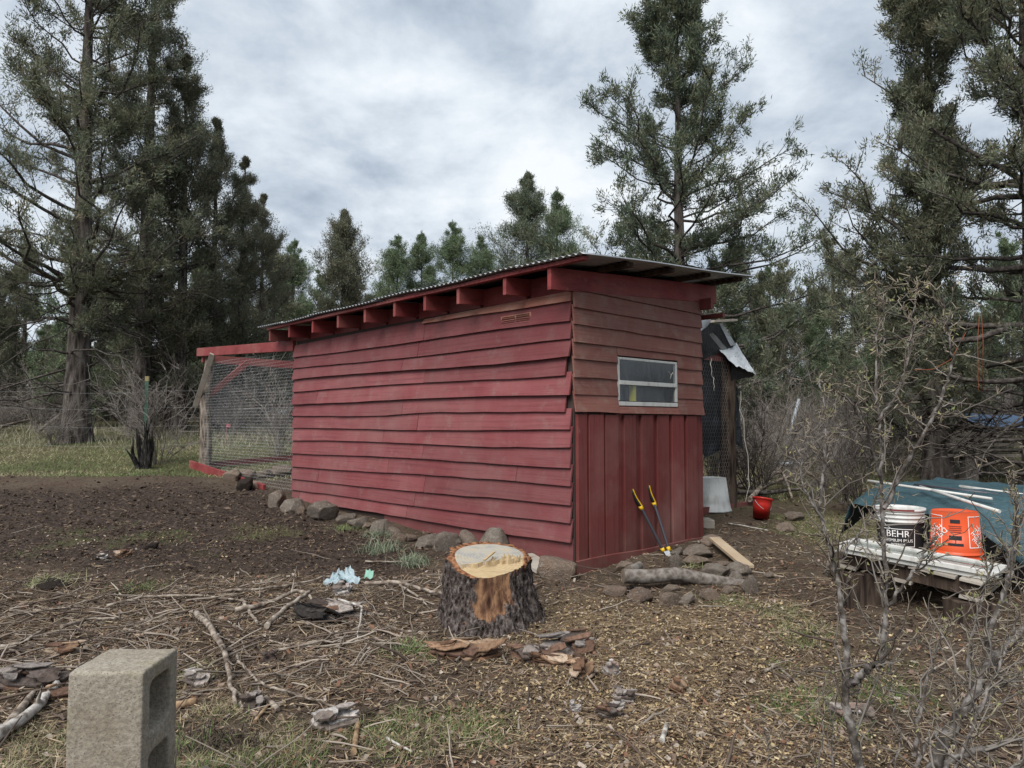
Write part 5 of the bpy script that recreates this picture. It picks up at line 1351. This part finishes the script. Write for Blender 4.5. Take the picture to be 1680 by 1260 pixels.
stick([(364, 1072), (384, 1073), (392, 1095), (415, 1118), (440, 1135), (470, 1142), (500, 1152), (548, 1163)], .009, .004, 'long thin curving branch running off the thick pale branch', 'stick', .02, forks=2)
stick([(290, 1156), (330, 1141), (375, 1136)], .006, .004, 'thin straight stick crossing low end of the pale branch', 'stick', .012)
stick([(377, 1136), (400, 1148), (422, 1161)], .007, .004, 'short stick pointing right from the pale branch end', 'stick', .008)
stick([(-30, 1235), (0, 1214), (40, 1188), (70, 1160), (92, 1133)], .030, .016, 'bleached white driftwood like branch at the left edge', 'stick_white', .01, forks=1)
stick([(10, 1200), (35, 1170), (56, 1142)], .022, .012, 'grey broken branch beside the bleached white one', 'stick', .005)
stick([(50, 1011), (110, 1000), (160, 988), (215, 970)], .007, .003, 'long thin pale stick above the concrete block', 'stick', .01)
stick([(175, 1003), (240, 987), (330, 985), (405, 997)], .010, .006, 'bowed stick along the top of the slash heap', 'stick', .02, forks=3)
stick([(365, 978), (440, 974), (490, 965), (540, 957, .03), (600, 955)], .010, .005, 'pale stick pointing at the mint green scrap', 'stick', .02, forks=1)
stick([(385, 1010), (440, 1000), (485, 992, .06), (505, 998, .04), (522, 1014)], .018, .008, 'arched grey branch in the middle of the slash', 'stick', .03, forks=2)
stick([(436, 1042), (470, 1018, .04), (512, 995, .06)], .018, .012, 'brown branch stub under the arched grey branch', 'stick', .02)
stick([(556, 1006, .05), (594, 1018, .06), (590, 1040, .03), (586, 1058)], .009, .004, 'whitish bent stick with sharp elbow in the slash', 'stick_white', .02)
stick([(636, 1028), (665, 1038), (690, 1041), (718, 1040)], .009, .005, 'pale curved stick left of the stump foot', 'stick', .008)
stick([(600, 965), (650, 968), (690, 972), (735, 985)], .016, .010, 'thick grey branch running towards the stump', 'stick', .025, forks=3)
stick([(655, 968), (690, 985), (705, 1002)], .010, .005, 'forked stick below the thick branch near the stump', 'stick', .02, forks=1)
stick([(397, 992), (412, 1012), (422, 1030)], .013, .010, 'stubby brown stick above the pale branch', 'stick', .015)
stick([(288, 1166), (322, 1160)], .018, .016, 'peeled orange tan stick against the concrete block', 'stick_tan', .005)
stick([(436, 1152), (456, 1168)], .012, .011, 'short cut peg on the grass left of the bark chunk', 'stick', .005)
stick([(418, 1188), (440, 1160)], .008, .007, 'yellowish short stick below the cut peg', 'stick_tan', .005)
stick([(580, 1236), (584, 1212), (588, 1188)], .012, .011, 'tan stub standing on end near the bottom edge', 'stick_tan', .005)
stick([(632, 1214), (650, 1228), (676, 1240)], .007, .004, 'thin white curved twig at the bottom edge', 'stick_white', .005)
stick([(1086, 1222), (1094, 1200)], .011, .010, 'small white cut twig on the chips', 'stick_white', .004)
stick([(1000, 905), (1010, 902)], .006, .004, 'tiny stick at the skirt board', 'stick', .01)
stick([(1195, 861), (1225, 866), (1260, 873)], .008, .006, 'straight pale stick left of the red bucket', 'stick_white', .005)
stick([(1385, 1095), (1400, 1110), (1425, 1120)], .007, .004, 'dark twig on the chips near the shrub', 'stick', .01)
stick([(1257, 1105), (1275, 1097), (1298, 1115), (1312, 1130)], .008, .004, 'dark crooked twig on the chip ground at right', 'stick', .015, forks=2)
stick([(0, 1067), (35, 1062), (70, 1040)], .012, .008, 'brown branch at the left edge above the bark slab', 'stick', .02, forks=2)
stick([(100, 1040), (150, 1020), (190, 1025)], .012, .006, 'crooked branch just above the concrete block', 'stick', .03, forks=2)
stick([(205, 948), (240, 940), (290, 932)], .006, .003, 'thin stick lying on the turned soil', 'stick', .01)
stick([(440, 1075), (520, 1065), (600, 1045), (640, 1035)], .007, .003, 'long thin twig across the right of the slash', 'stick', .02)
stick([(600, 925), (660, 925), (700, 930)], .007, .003, 'thin twig lying between stump and long wall', 'stick', .01)
# dead branch heap behind the red bucket
for i, pts in enumerate(([(1200, 808, .06), (1240, 815, .05), (1300, 800, .14), (1335, 783, .2)], [(1205, 820, .04), (1260, 822, .06), (1320, 815, .05), (1345, 803, .08)], [(1230, 830, .03), (1270, 805, .2), (1285, 800, .2), (1300, 826, .03)], [(1200, 812, .08), (1230, 806, .12), (1262, 818, .06)])):
    stick(pts, .035, .014, ['long grey dead limb on the heap behind the red bucket', 'lower dark dead limb of the heap behind the red bucket', 'arched dead branch on the heap behind the red bucket', 'pale broken limb at the left end of that heap'][i], 'stick' if i != 1 else 'limb', .03, group='dead limbs behind the red bucket', forks=6)
for i, pts in enumerate(([(0, 702, .2), (30, 697, .3), (60, 690, .4)], [(0, 712, .1), (45, 704, .2), (100, 700, .25)], [(60, 722, .1), (110, 700, .5), (160, 690, .6)])):
    stick(pts, .05, .02, ['upper dead log at the far left edge', 'lower dead log at the far left edge', 'fallen grey limb propped on the big left trunk'][i], 'stick', .05, group='dead wood on the left', forks=5)
# bark slabs
BARKC = {'slab_bark': [(.11, .088, .078), (.17, .145, .13), (.065, .05, .043), (.21, .185, .17), (.14, .085, .06)], 'slab_orange': [(.20, .125, .08), (.27, .185, .125), (.12, .07, .045), (.30, .23, .17), (.09, .055, .04)],
         'slab_pale': [(.26, .225, .205), (.38, .35, .33), (.14, .115, .10), (.20, .145, .12), (.30, .27, .25)], 'char': [(.018, .016, .015), (.03, .027, .025), (.045, .04, .037)]}
def bark_slab(px, py, wpx, hpx, rot, mtl, lab):
    g = G(px, py); k = g.y / 1165; L, Wd = wpx * k, max(hpx * k * 1.25, .03); r = np.random.default_rng(int(px * 7 + py)); pal = np.array(BARKC[mtl])
    z0 = float(Hfine(np.array([g.x]), np.array([g.y]))[0]); w = MB(); nl_ = int(np.clip(5 + L * 30, 6, 16))
    Rz = np.array(Matrix.Rotation(rot, 3, 'Z') @ Matrix.Rotation(.34, 3, 'X') @ Matrix.Rotation(r.normal(0, .07), 3, 'Y'))
    hgt = min(.075, .03 + Wd * .25)
    for q in range(nl_):
        t = q / max(1, nl_ - 1); n_ = 15; a_ = np.sort(r.uniform(0, 2 * np.pi, n_)); big = q < 3
        l_ = L * (.5 if big else r.uniform(.10, .30)); w_ = Wd * (.5 - .05 * q if big else r.uniform(.10, .28))
        cx, cy = (0, 0) if big else (r.uniform(-.36, .36) * L, r.uniform(-.34, .34) * Wd)
        rad = r.uniform(.72, 1.12, n_); x = cx + l_ * rad * np.sign(np.cos(a_)) * np.abs(np.cos(a_)) ** .7; y = cy + w_ * r.uniform(.75, 1.1, n_) * np.sin(a_)
        th = r.uniform(.005, .011); zb = hgt * (.10 + .28 * min(q, 2) / 2) + (0 if big else hgt * r.uniform(.25, .62)) + .0013 * q
        tl = r.normal(0, .09, 2); zz_ = lambda s_: zb + s_ + (x - cx) * tl[0] + (y - cy) * tl[1] - .9 * y ** 2 / (Wd + .02)
        bt = np.stack([x, y, zz_(0)], -1); tp_ = np.stack([x * .985 + cx * .015, y * .97 + cy * .03, zz_(th) + r.normal(0, .0015, n_)], -1)
        V = np.concatenate([bt, tp_]) @ Rz.T + np.array([g.x, g.y + Wd * .3, z0 + .012])
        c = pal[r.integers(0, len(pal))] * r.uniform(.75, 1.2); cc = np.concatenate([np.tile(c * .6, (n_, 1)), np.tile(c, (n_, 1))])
        w.add(V, [[i, (i + 1) % n_, n_ + (i + 1) % n_, n_ + i] for i in range(n_)], 0, cc)
        base = w.n - 2 * n_; w.f.setdefault((n_, 0, False), []).append(np.array([[base + n_ + i for i in range(n_)]])); w.f[(n_, 0, False)].append(np.array([[base + i for i in range(n_)][::-1]]))
    return tag(w.build('bark_piece', M['bark_layer'], loc=(g.x, g.y, z0)), lab, 'bark', 'loose bark pieces')
for a in ((48, 1132, 110, 42, .35, 'slab_bark', 'large dark bark slab at the left edge beside the block'), (105, 1078, 64, 26, .4, 'slab_orange', 'reddish bark plate above the large dark slab'), (105, 1148, 70, 26, .5, 'slab_orange', 'tan inner bark piece under the large dark slab'),
          (316, 1132, 40, 34, .6, 'slab_pale', 'pale flaky bark chunk right of the concrete block'), (543, 1195, 84, 40, .45, 'slab_pale', 'white crusted bark chunk at bottom centre left'), (552, 1012, 110, 30, -.18, 'slab_bark', 'long dark bark log piece in the slash heap'), (520, 1025, 80, 30, -.3, 'char', 'black charred bark under the slash heap'), (560, 978, 30, 26, .2, 'slab_pale', 'grey bark flake under the blue film'),
          (760, 1084, 122, 32, -.05, 'slab_orange', 'long orange brown bark slab before the stump'), (928, 1074, 105, 44, .5, 'slab_bark', 'big grey bark slab right of the stump front'), (868, 1086, 66, 34, -.5, 'slab_bark', 'broken dark bark between the two big slabs'), (905, 1092, 80, 22, -.25, 'slab_orange', 'thin bark edge piece under the big grey slab'), (958, 1118, 50, 40, -.9, 'slab_orange', 'tan flat bark flake below the big grey slab'),
          (1004, 1112, 30, 22, .3, 'slab_pale', 'small tan flake right of the tan flat flake'), (1113, 1136, 30, 26, 1.0, 'slab_orange', 'reddish bark chip on the wood chips'), (1025, 1152, 38, 18, -.4, 'slab_bark', 'purple brown bark bit at bottom centre'), (1014, 1166, 26, 16, .0, 'slab_pale', 'white bark bit below the purple brown one'), (1000, 1182, 46, 16, .1, 'slab_bark', 'flat dark bark bit at bottom centre'), (944, 1166, 20, 10, 0, 'slab_pale', 'tiny whitish flake left of the white bark bit'),
          (762, 1040, 24, 26, .9, 'slab_orange', 'pink brown bark flake at the left foot of the stump'), (1400, 1186, 74, 32, -.2, 'slab_pale', 'grey crusted bark lump behind the near shrub'), (410, 1165, 36, 26, .3, 'slab_bark', 'small bark block on the grass'), (440, 1085, 34, 18, -.6, 'slab_bark', 'dark bark strip in the slash'), (165, 920, 18, 10, .4, 'slab_pale', 'pale flake on the turned soil'), (200, 915, 26, 12, .4, 'slab_orange', 'tan chip on the turned soil')):
    bark_slab(*a)

# ================================================================== grass tufts that stand alone
def tuft(px, py, n, h, sp, lab, pal, rad=.05):
    g = G(px, py); r = np.random.default_rng(int(px * 3 + py)); base = np.stack([r.normal(0, rad, n), r.normal(0, rad, n), np.full(n, -.01)], -1)
    d = unit(np.stack([r.normal(0, sp, n), r.normal(0, sp, n), np.ones(n)], -1)); l = h * r.uniform(.5, 1.2, n)
    s = unit(np.cross(d, r.normal(0, 1, (n, 3)))) * .0022
    mid = base + d * l[:, None] * .55; tip = base + d * l[:, None] + np.stack([d[:, 0], d[:, 1], -np.abs(d[:, 0])], -1) * (l * .35)[:, None]
    v = np.stack([base - s, base + s, mid + s * .8, mid - s * .8, tip], 1).reshape(-1, 3) + np.array(g)
    i0 = np.arange(n) * 5; w = MB(); c = np.repeat(np.array(pal)[r.integers(0, len(pal), n)] * r.uniform(.75, 1.25, (n, 1)), 5, 0)
    w.add(v, np.stack([i0, i0 + 1, i0 + 2, i0 + 3], -1), 0, c); w.f.setdefault((3, 0, False), []).append(np.stack([i0 + 3, i0 + 2, i0 + 4], -1))
    tag(w.build('grass_tuft', M['grass'], loc=g), lab, 'grass tuft', 'grass tufts')
GP = [(.10, .15, .05), (.14, .19, .07), (.20, .22, .10), (.08, .12, .045)]; GY = [(.20, .21, .10), (.27, .26, .15), (.15, .18, .08)]; GG = [(.17, .20, .13), (.22, .25, .17), (.12, .15, .10)]
for a in ((345, 1232, 900, .085, .9, 'dark tangle of roots right of the concrete block', [(.05, .036, .028), (.075, .055, .042), (.035, .025, .02), (.11, .085, .06)], .075), (300, 1236, 300, .07, .7, 'green tuft beside the dark root tangle', GP, .09), (85, 962, 220, .13, .5, 'pale yellow grass tuft on the clod at left', GY, .08), (232, 966, 240, .08, .6, 'bright green grass tuft at the edge of the turned soil', GP, .09), (678, 925, 260, .13, .55, 'grey green tuft between stump and stones', GG, .07), (628, 905, 260, .15, .5, 'tall grey green tuft at the stones under the wall', GG, .09), (620, 880, 160, .12, .5, 'thin tuft against the wall stones', GG, .07), (668, 1072, 220, .09, .6, 'small green tuft left of the orange bark slab', GP, .06), (565, 868, 150, .08, .6, 'low green tuft among the wall stones', GP, .10), (1165, 955, 120, .08, .6, 'dry tuft inside the stone ring', GY, .06), (1130, 930, 120, .10, .6, 'straw coloured tuft at the lopper tip', GY, .06)):
    tuft(*a)

# ================================================================== uncountable litter
lt = np.random.default_rng(99)
def pos(n, x0, x1, y0, y1, p=1.0):
    y = y0 * (y1 / y0) ** (lt.random(n) ** p); y = np.clip(y, y0, y1); x = lt.uniform(-1, 1, n)
    cx = (x0 + x1) / 2; x = cx + x * (x1 - x0) / 2 * (y / y1) ** .0
    return x, y
def fan(n, y0, y1, p=1.0, m=1.12):
    """positions in the yard in front of and around the shed, thinner with distance"""
    y = y0 * (y1 / y0) ** (lt.random(n) ** p); x = lt.uniform(-.80, .80, n) * y * m; return x, y
def in_shed(x, y):
    dx, dy = x - AX, y - AY; v = dx * V_.x + dy * V_.y; u = dx * U_.x + dy * U_.y
    return (v > -.02) & (v < WID + .02) & (u > -.02) & (u < LEN)
def in_block(x, y): return (np.abs(x - blk.location.x) < .11) & (np.abs(y - blk.location.y) < .11)
def keep(w_, x, y): 
    m = (lt.random(len(x)) < w_) & ~in_shed(x, y) & ~in_block(x, y) & (np.hypot(x - SC.x, y - SC.y) > .28); return x[m], y[m]
def needles(name, n, wfn, L, W, pal, lab, y0=1.9, y1=9, up=.16, p=1.0, bend=.2):
    x, y = fan(n, y0, y1, p); x, y = keep(wfn(*zones(x, y)), x, y); N = len(x)
    z = Hfine(x, y); a = lt.random(N) * 6.283; e = np.abs(lt.normal(0, up, N)); l = L * lt.uniform(.5, 1.4, N)
    d = np.stack([np.cos(a) * np.cos(e), np.sin(a) * np.cos(e), np.sin(e)], -1); s = np.stack([-np.sin(a), np.cos(a), lt.normal(0, .4, N)], -1) * (W / 2 * lt.uniform(.6, 1.5, N))[:, None]
    c = np.stack([x, y, z + .003 + lt.random(N) * .014], -1); b = np.cross(d, [0, 0, 1.]) * (lt.normal(0, bend, N) * l * .3)[:, None]
    p0 = c - d * (l / 2)[:, None]; p1 = c + b; p2 = c + d * (l / 2)[:, None]
    v = np.stack([p0 - s * .6, p0 + s * .6, p1 + s, p1 - s, p2], 1).reshape(-1, 3); i0 = np.arange(N) * 5
    pal = np.array(pal); col = np.repeat(pal[lt.integers(0, len(pal), N)] * lt.uniform(.65, 1.3, (N, 1)), 5, 0)
    w = MB(); w.add(v, np.stack([i0, i0 + 1, i0 + 2, i0 + 3], -1), 0, col); w.f.setdefault((3, 0, False), []).append(np.stack([i0 + 3, i0 + 2, i0 + 4], -1))
    o = w.build(name, M['litter']); tag(o, lab, None, kind='stuff')
NP = [(.17, .12, .075), (.24, .175, .115), (.11, .075, .05), (.31, .245, .17), (.07, .05, .037), (.20, .15, .11)]
needles('pine_needles', 110000, lambda s, c, l, g: np.clip(.20 + .8 * l + .10 * c + .18 * (1 - s) - .5 * s, 0.05, 1), .085, .0032, NP, 'dry brown pine needles strewn over the yard', 2.0, 8.5)
needles('straw_litter', 11000, lambda s, c, l, g: np.clip(.16 + .6 * l + .25 * g - .2 * s, .05, 1), .15, .0042, [(.27, .22, .15), (.34, .28, .20), (.20, .155, .11), (.16, .13, .105)], 'pale broken straw lying over the yard', 2.0, 14, .22)
def twigs(name, n, wfn, lab):
    x, y = fan(n, 2.0, 8.0); x, y = keep(wfn(*zones(x, y)), x, y); N = len(x); z = Hfine(x, y); a = lt.random(N) * 6.283; l = lt.uniform(.08, .42, N); e = np.abs(lt.normal(0, .18, N))
    d = np.stack([np.cos(a) * np.cos(e), np.sin(a) * np.cos(e), np.sin(e)], -1); q = np.linspace(-.4, .6, 5)
    pp = np.stack([x, y, z + .012], -1)[:, None] + d[:, None] * (l[:, None] * q)[..., None] + np.cumsum(lt.normal(0, .05, (N, 5, 3)), 1) * l[:, None, None] * .5
    rr = lt.uniform(.0022, .009, N)[:, None] * np.linspace(1, .45, 5); pal = np.array([(.15, .12, .095), (.21, .175, .145), (.10, .075, .06), (.27, .23, .19), (.08, .06, .05)])
    w = MB(); w.tubes(pp, rr, 4, col=pal[lt.integers(0, 5, N)] * lt.uniform(.7, 1.2, (N, 1))); tag(w.build(name, M['litter']), lab, None, kind='stuff')
twigs('twig_litter', 6200, lambda s, c, l, g: np.clip(.06 + .94 * l ** 1.0 - .1 * s, .02, 1), 'loose twigs tangled over the slash ground')
def chips(name, n, wfn, sz, pal, lab, y0=2.0, y1=8):
    x, y = fan(n, y0, y1); x, y = keep(wfn(*zones(x, y)), x, y); N = len(x); z = Hfine(x, y)
    nrm = unit(np.stack([lt.normal(0, .45, N), lt.normal(0, .45, N), np.ones(N)], -1)); t = unit(np.cross(nrm, lt.normal(0, 1, (N, 3)))); b = np.cross(nrm, t)
    l = sz * lt.uniform(.4, 1.6, N) ** 1.3; wd = l * lt.uniform(.25, .7, N); c = np.stack([x, y, z + .004 + lt.random(N) * .008], -1)
    v = np.stack([c - t * l[:, None] / 2 - b * wd[:, None] / 2, c + t * l[:, None] / 2 - b * wd[:, None] / 2.6, c + t * l[:, None] / 2.3 + b * wd[:, None] / 2, c - t * l[:, None] / 2.2 + b * wd[:, None] / 2], 1)
    pal = np.array(pal); col = np.repeat(pal[lt.integers(0, len(pal), N)] * lt.uniform(.7, 1.25, (N, 1)), 4, 0)
    w = MB(); w.add(v.reshape(-1, 3), np.arange(N * 4).reshape(-1, 4), 0, col); tag(w.build(name, M['litter']), lab, None, kind='stuff')
chips('wood_chips', 200000, lambda s, c, l, g: np.clip(c * 1.1 + .06, 0, 1), .0115, [(.28, .20, .11), (.33, .25, .145), (.21, .15, .083), (.40, .32, .20), (.15, .10, .06), (.12, .082, .052)], 'tan chainsaw chips spread over the ground right of the stump')
chips('bark_crumbs', 60000, lambda s, c, l, g: np.clip(.35 + .4 * l + .2 * c - .25 * s, .1, 1), .020, [(.09, .062, .047), (.13, .092, .07), (.06, .044, .034), (.20, .15, .12), (.15, .08, .05), (.28, .24, .20)], 'small bark crumbs scattered over the yard')
def clods(name, n, lab):
    x, y = fan(n, 3.0, 12.5, .7); so_, ch_, sl_2, gr_ = zones(x, y); x, y = keep(np.clip(so_ * .95 + .10, 0, 1), x, y); N = len(x); z = Hfine(x, y)
    s = np.minimum(lt.lognormal(math.log(.0075), .55, N), .024) * np.clip(y / 7, .7, 1.3); oc = np.array([(1, 0, 0), (-1, 0, 0), (0, 1, 0), (0, -1, 0), (0, 0, 1), (0, 0, -1)], float)
    v = np.stack([x, y, z + s * .3], -1)[:, None] + (oc[None] + lt.normal(0, .28, (N, 6, 3))) * s[:, None, None] * np.array([1, 1, .75])
    f = np.array([[0, 2, 4], [2, 1, 4], [1, 3, 4], [3, 0, 4], [2, 0, 5], [1, 2, 5], [3, 1, 5], [0, 3, 5]]); i0 = (np.arange(N) * 6)[:, None, None]
    pal = np.array([(.062, .045, .034), (.085, .062, .047), (.028, .020, .015), (.115, .085, .064)]); col = np.repeat(pal[lt.integers(0, 4, N)] * lt.uniform(.75, 1.25, (N, 1)), 6, 0)
    w = MB(); w.add(v.reshape(-1, 3), (f[None] + i0).reshape(-1, 3), 0, col); tag(w.build(name, M['soil_v']), lab, None, kind='stuff')
clods('soil_crumbs', 60000, 'dark crumbs of freshly turned soil')
def turf(name, n, y0, y1, h, wd, pal, lab, p=1.0, m=1.1, flat=.5, thr=0.05):
    x, y = fan(n, y0, y1, p, m); g_ = zones(x, y)[3]; x, y = keep(np.where(g_ > thr, g_, 0), x, y); N = len(x); z = Hfine(x, y)
    d = unit(np.stack([lt.normal(0, flat, N), lt.normal(0, flat, N), np.ones(N)], -1)); l = h * lt.uniform(.4, 1.3, N); c = np.stack([x, y, z - .004], -1); s = unit(np.cross(d, lt.normal(0, 1, (N, 3)))) * wd / 2
    tip = c + d * l[:, None]; tip[:, :2] += d[:, :2] * (l * .4)[:, None]
    v = np.stack([c - s, c + s, tip], 1).reshape(-1, 3); pal = np.array(pal)
    pn = np.clip(fbm(x * .7, y * .7, 3, 5) * 2 + .5, 0, .999); k = np.clip((pn * len(pal) + lt.normal(0, 1.1, N)).astype(int), 0, len(pal) - 1)
    col = np.repeat(pal[k] * lt.uniform(.7, 1.3, (N, 1)), 3, 0); w = MB(); w.add(v, np.arange(N * 3).reshape(-1, 3), 0, col); tag(w.build(name, M['grass']), lab, None, kind='stuff')
GPAL = [(.085, .125, .045), (.11, .15, .055), (.15, .18, .075), (.19, .20, .095), (.26, .24, .14), (.31, .275, .18)]
turf('near_grass', 230000, 1.95, 8.5, .045, .0035, [(.075, .13, .035), (.10, .165, .045), (.13, .18, .06), (.22, .22, .11), (.30, .26, .16)], 'short green grass patches in the near yard', flat=.7)
turf('field_grass', 170000, 9.5, 26, .058, .010, GPAL, 'grazed pale green grass beyond the turned soil', .8, 1.15, .55)
# dry stalks at the wood edge
turf('dry_stalks', 20000, 15, 24, .22, .011, [(.30, .26, .19), (.36, .32, .25), (.24, .21, .16), (.22, .22, .14)], 'dry grass stalks along the edge of the wood', .6, 1.15, .28)

# ================================================================== near bare shrubs on the right
sr = np.random.default_rng(31)
def near_shrub(lab, base_px, stems, D0, dens=1.0, nm='bare_bush'):
    b = P(*base_px, D0); b.z = float(H(b.x, b.y)); t = thing(nm, lab, 'shrub', b); leaf = MB(); twg = MB()
    for pts, w0, w1 in stems:
        pp = np.array([tuple(P(x, y, D)) for x, y, D in pts]); n = 6 * len(pp)
        L = np.linspace(0, 1, len(pp)); q = np.linspace(0, 1, n); c = np.stack([np.interp(q, L, pp[:, i]) for i in range(3)], -1); c += sr.normal(0, .0025, (n, 3)); rr = np.linspace(w0, w1, n) * .74 * (1 + sr.normal(0, .07, n))
        w = MB(); w.tubes(c, rr, 8); w.build('stem', M['shrub'], t)
        ln = np.linalg.norm(np.diff(pp, axis=0), axis=1).sum()
        # side shoots
        ns = int(ln * 38 * dens); k = sr.integers(n // 5, n - 1, ns); bd = unit(c[k] - c[k - 1])
        d = unit(bd * .75 + sr.normal(0, .55, (ns, 3)) + np.array([0, 0, .30])); l = sr.uniform(.04, .26, ns) * (1.1 - .5 * k / n); q6 = np.linspace(0, 1, 6)
        sp = c[k][:, None] + d[:, None] * (l[:, None] * q6)[..., None] + np.cumsum(sr.normal(0, .04, (ns, 6, 3)), 1) * l[:, None, None]
        twg.tubes(sp, np.minimum(rr[k] * .55, .0034)[:, None] * (1 - .65 * q6), 4, col=np.array([(.10, .088, .077), (.165, .15, .135), (.07, .056, .045)])[sr.integers(0, 3, ns)])
        # spurs on shoots and on the stem itself
        m = 7; kk = sr.integers(1, 6, (ns, m)); ii = np.arange(ns)[:, None]; s0 = sp[ii, kk].reshape(-1, 3); sdv = unit(np.repeat(d, m, 0) * .5 + sr.normal(0, .7, (ns * m, 3)))
        sl2 = sr.uniform(.008, .035, ns * m); e_ = s0 + sdv * sl2[:, None]; twg.tubes(np.stack([s0, (s0 + e_) / 2, e_], 1), np.tile([.0016, .0015, .001], (ns * m, 1)), 3, col=np.array([(.24, .21, .16), (.17, .14, .11)])[sr.integers(0, 2, ns * m)])
        ex_ = c[sr.integers(n // 4, n, int(ln * 60))]; sdv2 = unit(sr.normal(0, 1, (len(ex_), 3))); e2_ = ex_ + sdv2 * sr.uniform(.01, .03, (len(ex_), 1)); twg.tubes(np.stack([ex_, (ex_ + e2_) / 2, e2_], 1), np.tile([.0018, .0016, .001], (len(ex_), 1)), 3, col=np.tile((.22, .19, .15), (len(ex_), 1)))
        tips = np.concatenate([e_, e2_]); tips = tips[sr.random(len(tips)) < .16]
        blades(leaf, tips, np.tile((0, 0, .4), (len(tips), 1)), 3, .013, .005, .9, np.array([(.15, .15, .06), (.19, .175, .075), (.11, .12, .05), (.20, .165, .095)]), sr, .003)
    o = twg.build('twigs', M['twig'], t); o['kind'] = 'stuff'
    o = leaf.build('leaf_buds', M['grass'], t); o['kind'] = 'stuff'
    return t
near_shrub('tall bare budding shrub in the right foreground with a forked stem', (1425, 1300), [
    ([(1422, 1310, 2.0), (1412, 1262, 2.0), (1398, 1200, 2.02), (1386, 1150, 2.05), (1389, 1085, 2.08)], .019, .015),
    ([(1389, 1085, 2.08), (1383, 1010, 2.12), (1374, 950, 2.16), (1360, 895, 2.2), (1345, 840, 2.22), (1352, 760, 2.25), (1356, 700, 2.28), (1346, 620, 2.3)], .013, .004),
    ([(1390, 1125, 2.05), (1408, 1110, 2.02), (1427, 1093, 2.0), (1447, 1087, 2.0), (1450, 1020, 2.02), (1454, 950, 2.04), (1449, 880, 2.06), (1446, 800, 2.08), (1446, 720, 2.1), (1436, 620, 2.14), (1441, 520, 2.2)], .0155, .003),
    ([(1448, 835, 2.07), (1480, 775, 2.05), (1520, 705, 2.04), (1545, 655, 2.04), (1562, 600, 2.05), (1556, 545, 2.06), (1548, 492, 2.06)], .009, .003),
    ([(1452, 1000, 2.03), (1485, 960, 2.0), (1515, 912, 1.97), (1535, 880, 1.95)], .008, .003),
    ([(1446, 790, 2.08), (1420, 700, 2.0), (1395, 660, 1.98), (1350, 625, 1.95)], .006, .003),
    ([(1440, 690, 2.1), (1470, 650, 2.16), (1490, 590, 2.2), (1497, 520, 2.25), (1506, 462, 2.3)], .006, .0025),
    ([(1437, 620, 2.14), (1450, 560, 2.18), (1450, 510, 2.2), (1452, 470, 2.22)], .004, .002),
    ([(1345, 845, 2.22), (1318, 800, 2.25), (1312, 740, 2.28), (1335, 690, 2.3)], .005, .002),
    ([(1350, 940, 2.18), (1400, 890, 2.2), (1430, 850, 2.25), (1440, 810, 2.3)], .005, .002),
], 2.0)
near_shrub('thick stemmed bare bush leaning in from the right bottom corner', (1500, 1330), [
    ([(1500, 1330, 1.7), (1550, 1215, 1.75), (1590, 1150, 1.8), (1625, 1085, 1.82), (1690, 1020, 1.85), (1760, 960, 1.9)], .019, .011),
    ([(1622, 1090, 1.82), (1622, 1040, 1.85), (1648, 975, 1.87), (1664, 900, 1.9), (1668, 830, 1.92), (1660, 770, 1.95)], .010, .003),
    ([(1500, 1240, 1.9), (1505, 1180, 1.92), (1522, 1110, 1.95), (1540, 1060, 1.98), (1545, 1030, 2.0)], .008, .003),
    ([(1500, 1330, 1.6), (1560, 1245, 1.62), (1620, 1228, 1.65), (1720, 1200, 1.7)], .011, .007),
    ([(1470, 1330, 1.75), (1520, 1215, 1.78), (1590, 1170, 1.8), (1650, 1120, 1.84), (1700, 1095, 1.86)], .007, .004),
    ([(1585, 1110, 1.85), (1600, 1020, 1.9), (1620, 960, 1.95), (1635, 900, 2.0)], .006, .0025),
    ([(1540, 1320, 1.6), (1600, 1180, 1.65), (1650, 1070, 1.7), (1672, 1000, 1.72)], .006, .003),
    ([(1600, 1330, 1.5), (1650, 1270, 1.5), (1740, 1210, 1.52)], .009, .006),
], 1.75, 1.2)
near_shrub('small sparse bare twig clump at the bottom right of the chips', (1330, 1310), [
    ([(1330, 1320, 2.1), (1345, 1250, 2.12), (1352, 1180, 2.15), (1350, 1120, 2.18)], .004, .0015),
    ([(1370, 1320, 2.15), (1365, 1220, 2.2), (1372, 1140, 2.22), (1368, 1080, 2.25)], .004, .0015),
    ([(1460, 1310, 1.95), (1478, 1210, 1.98), (1462, 1130, 2.0), (1458, 1060, 2.05)], .004, .0015),
    ([(1250, 1300, 2.3), (1262, 1230, 2.3), (1250, 1180, 2.3)], .003, .0012)], 2.1, .5, 'bare_sapling')
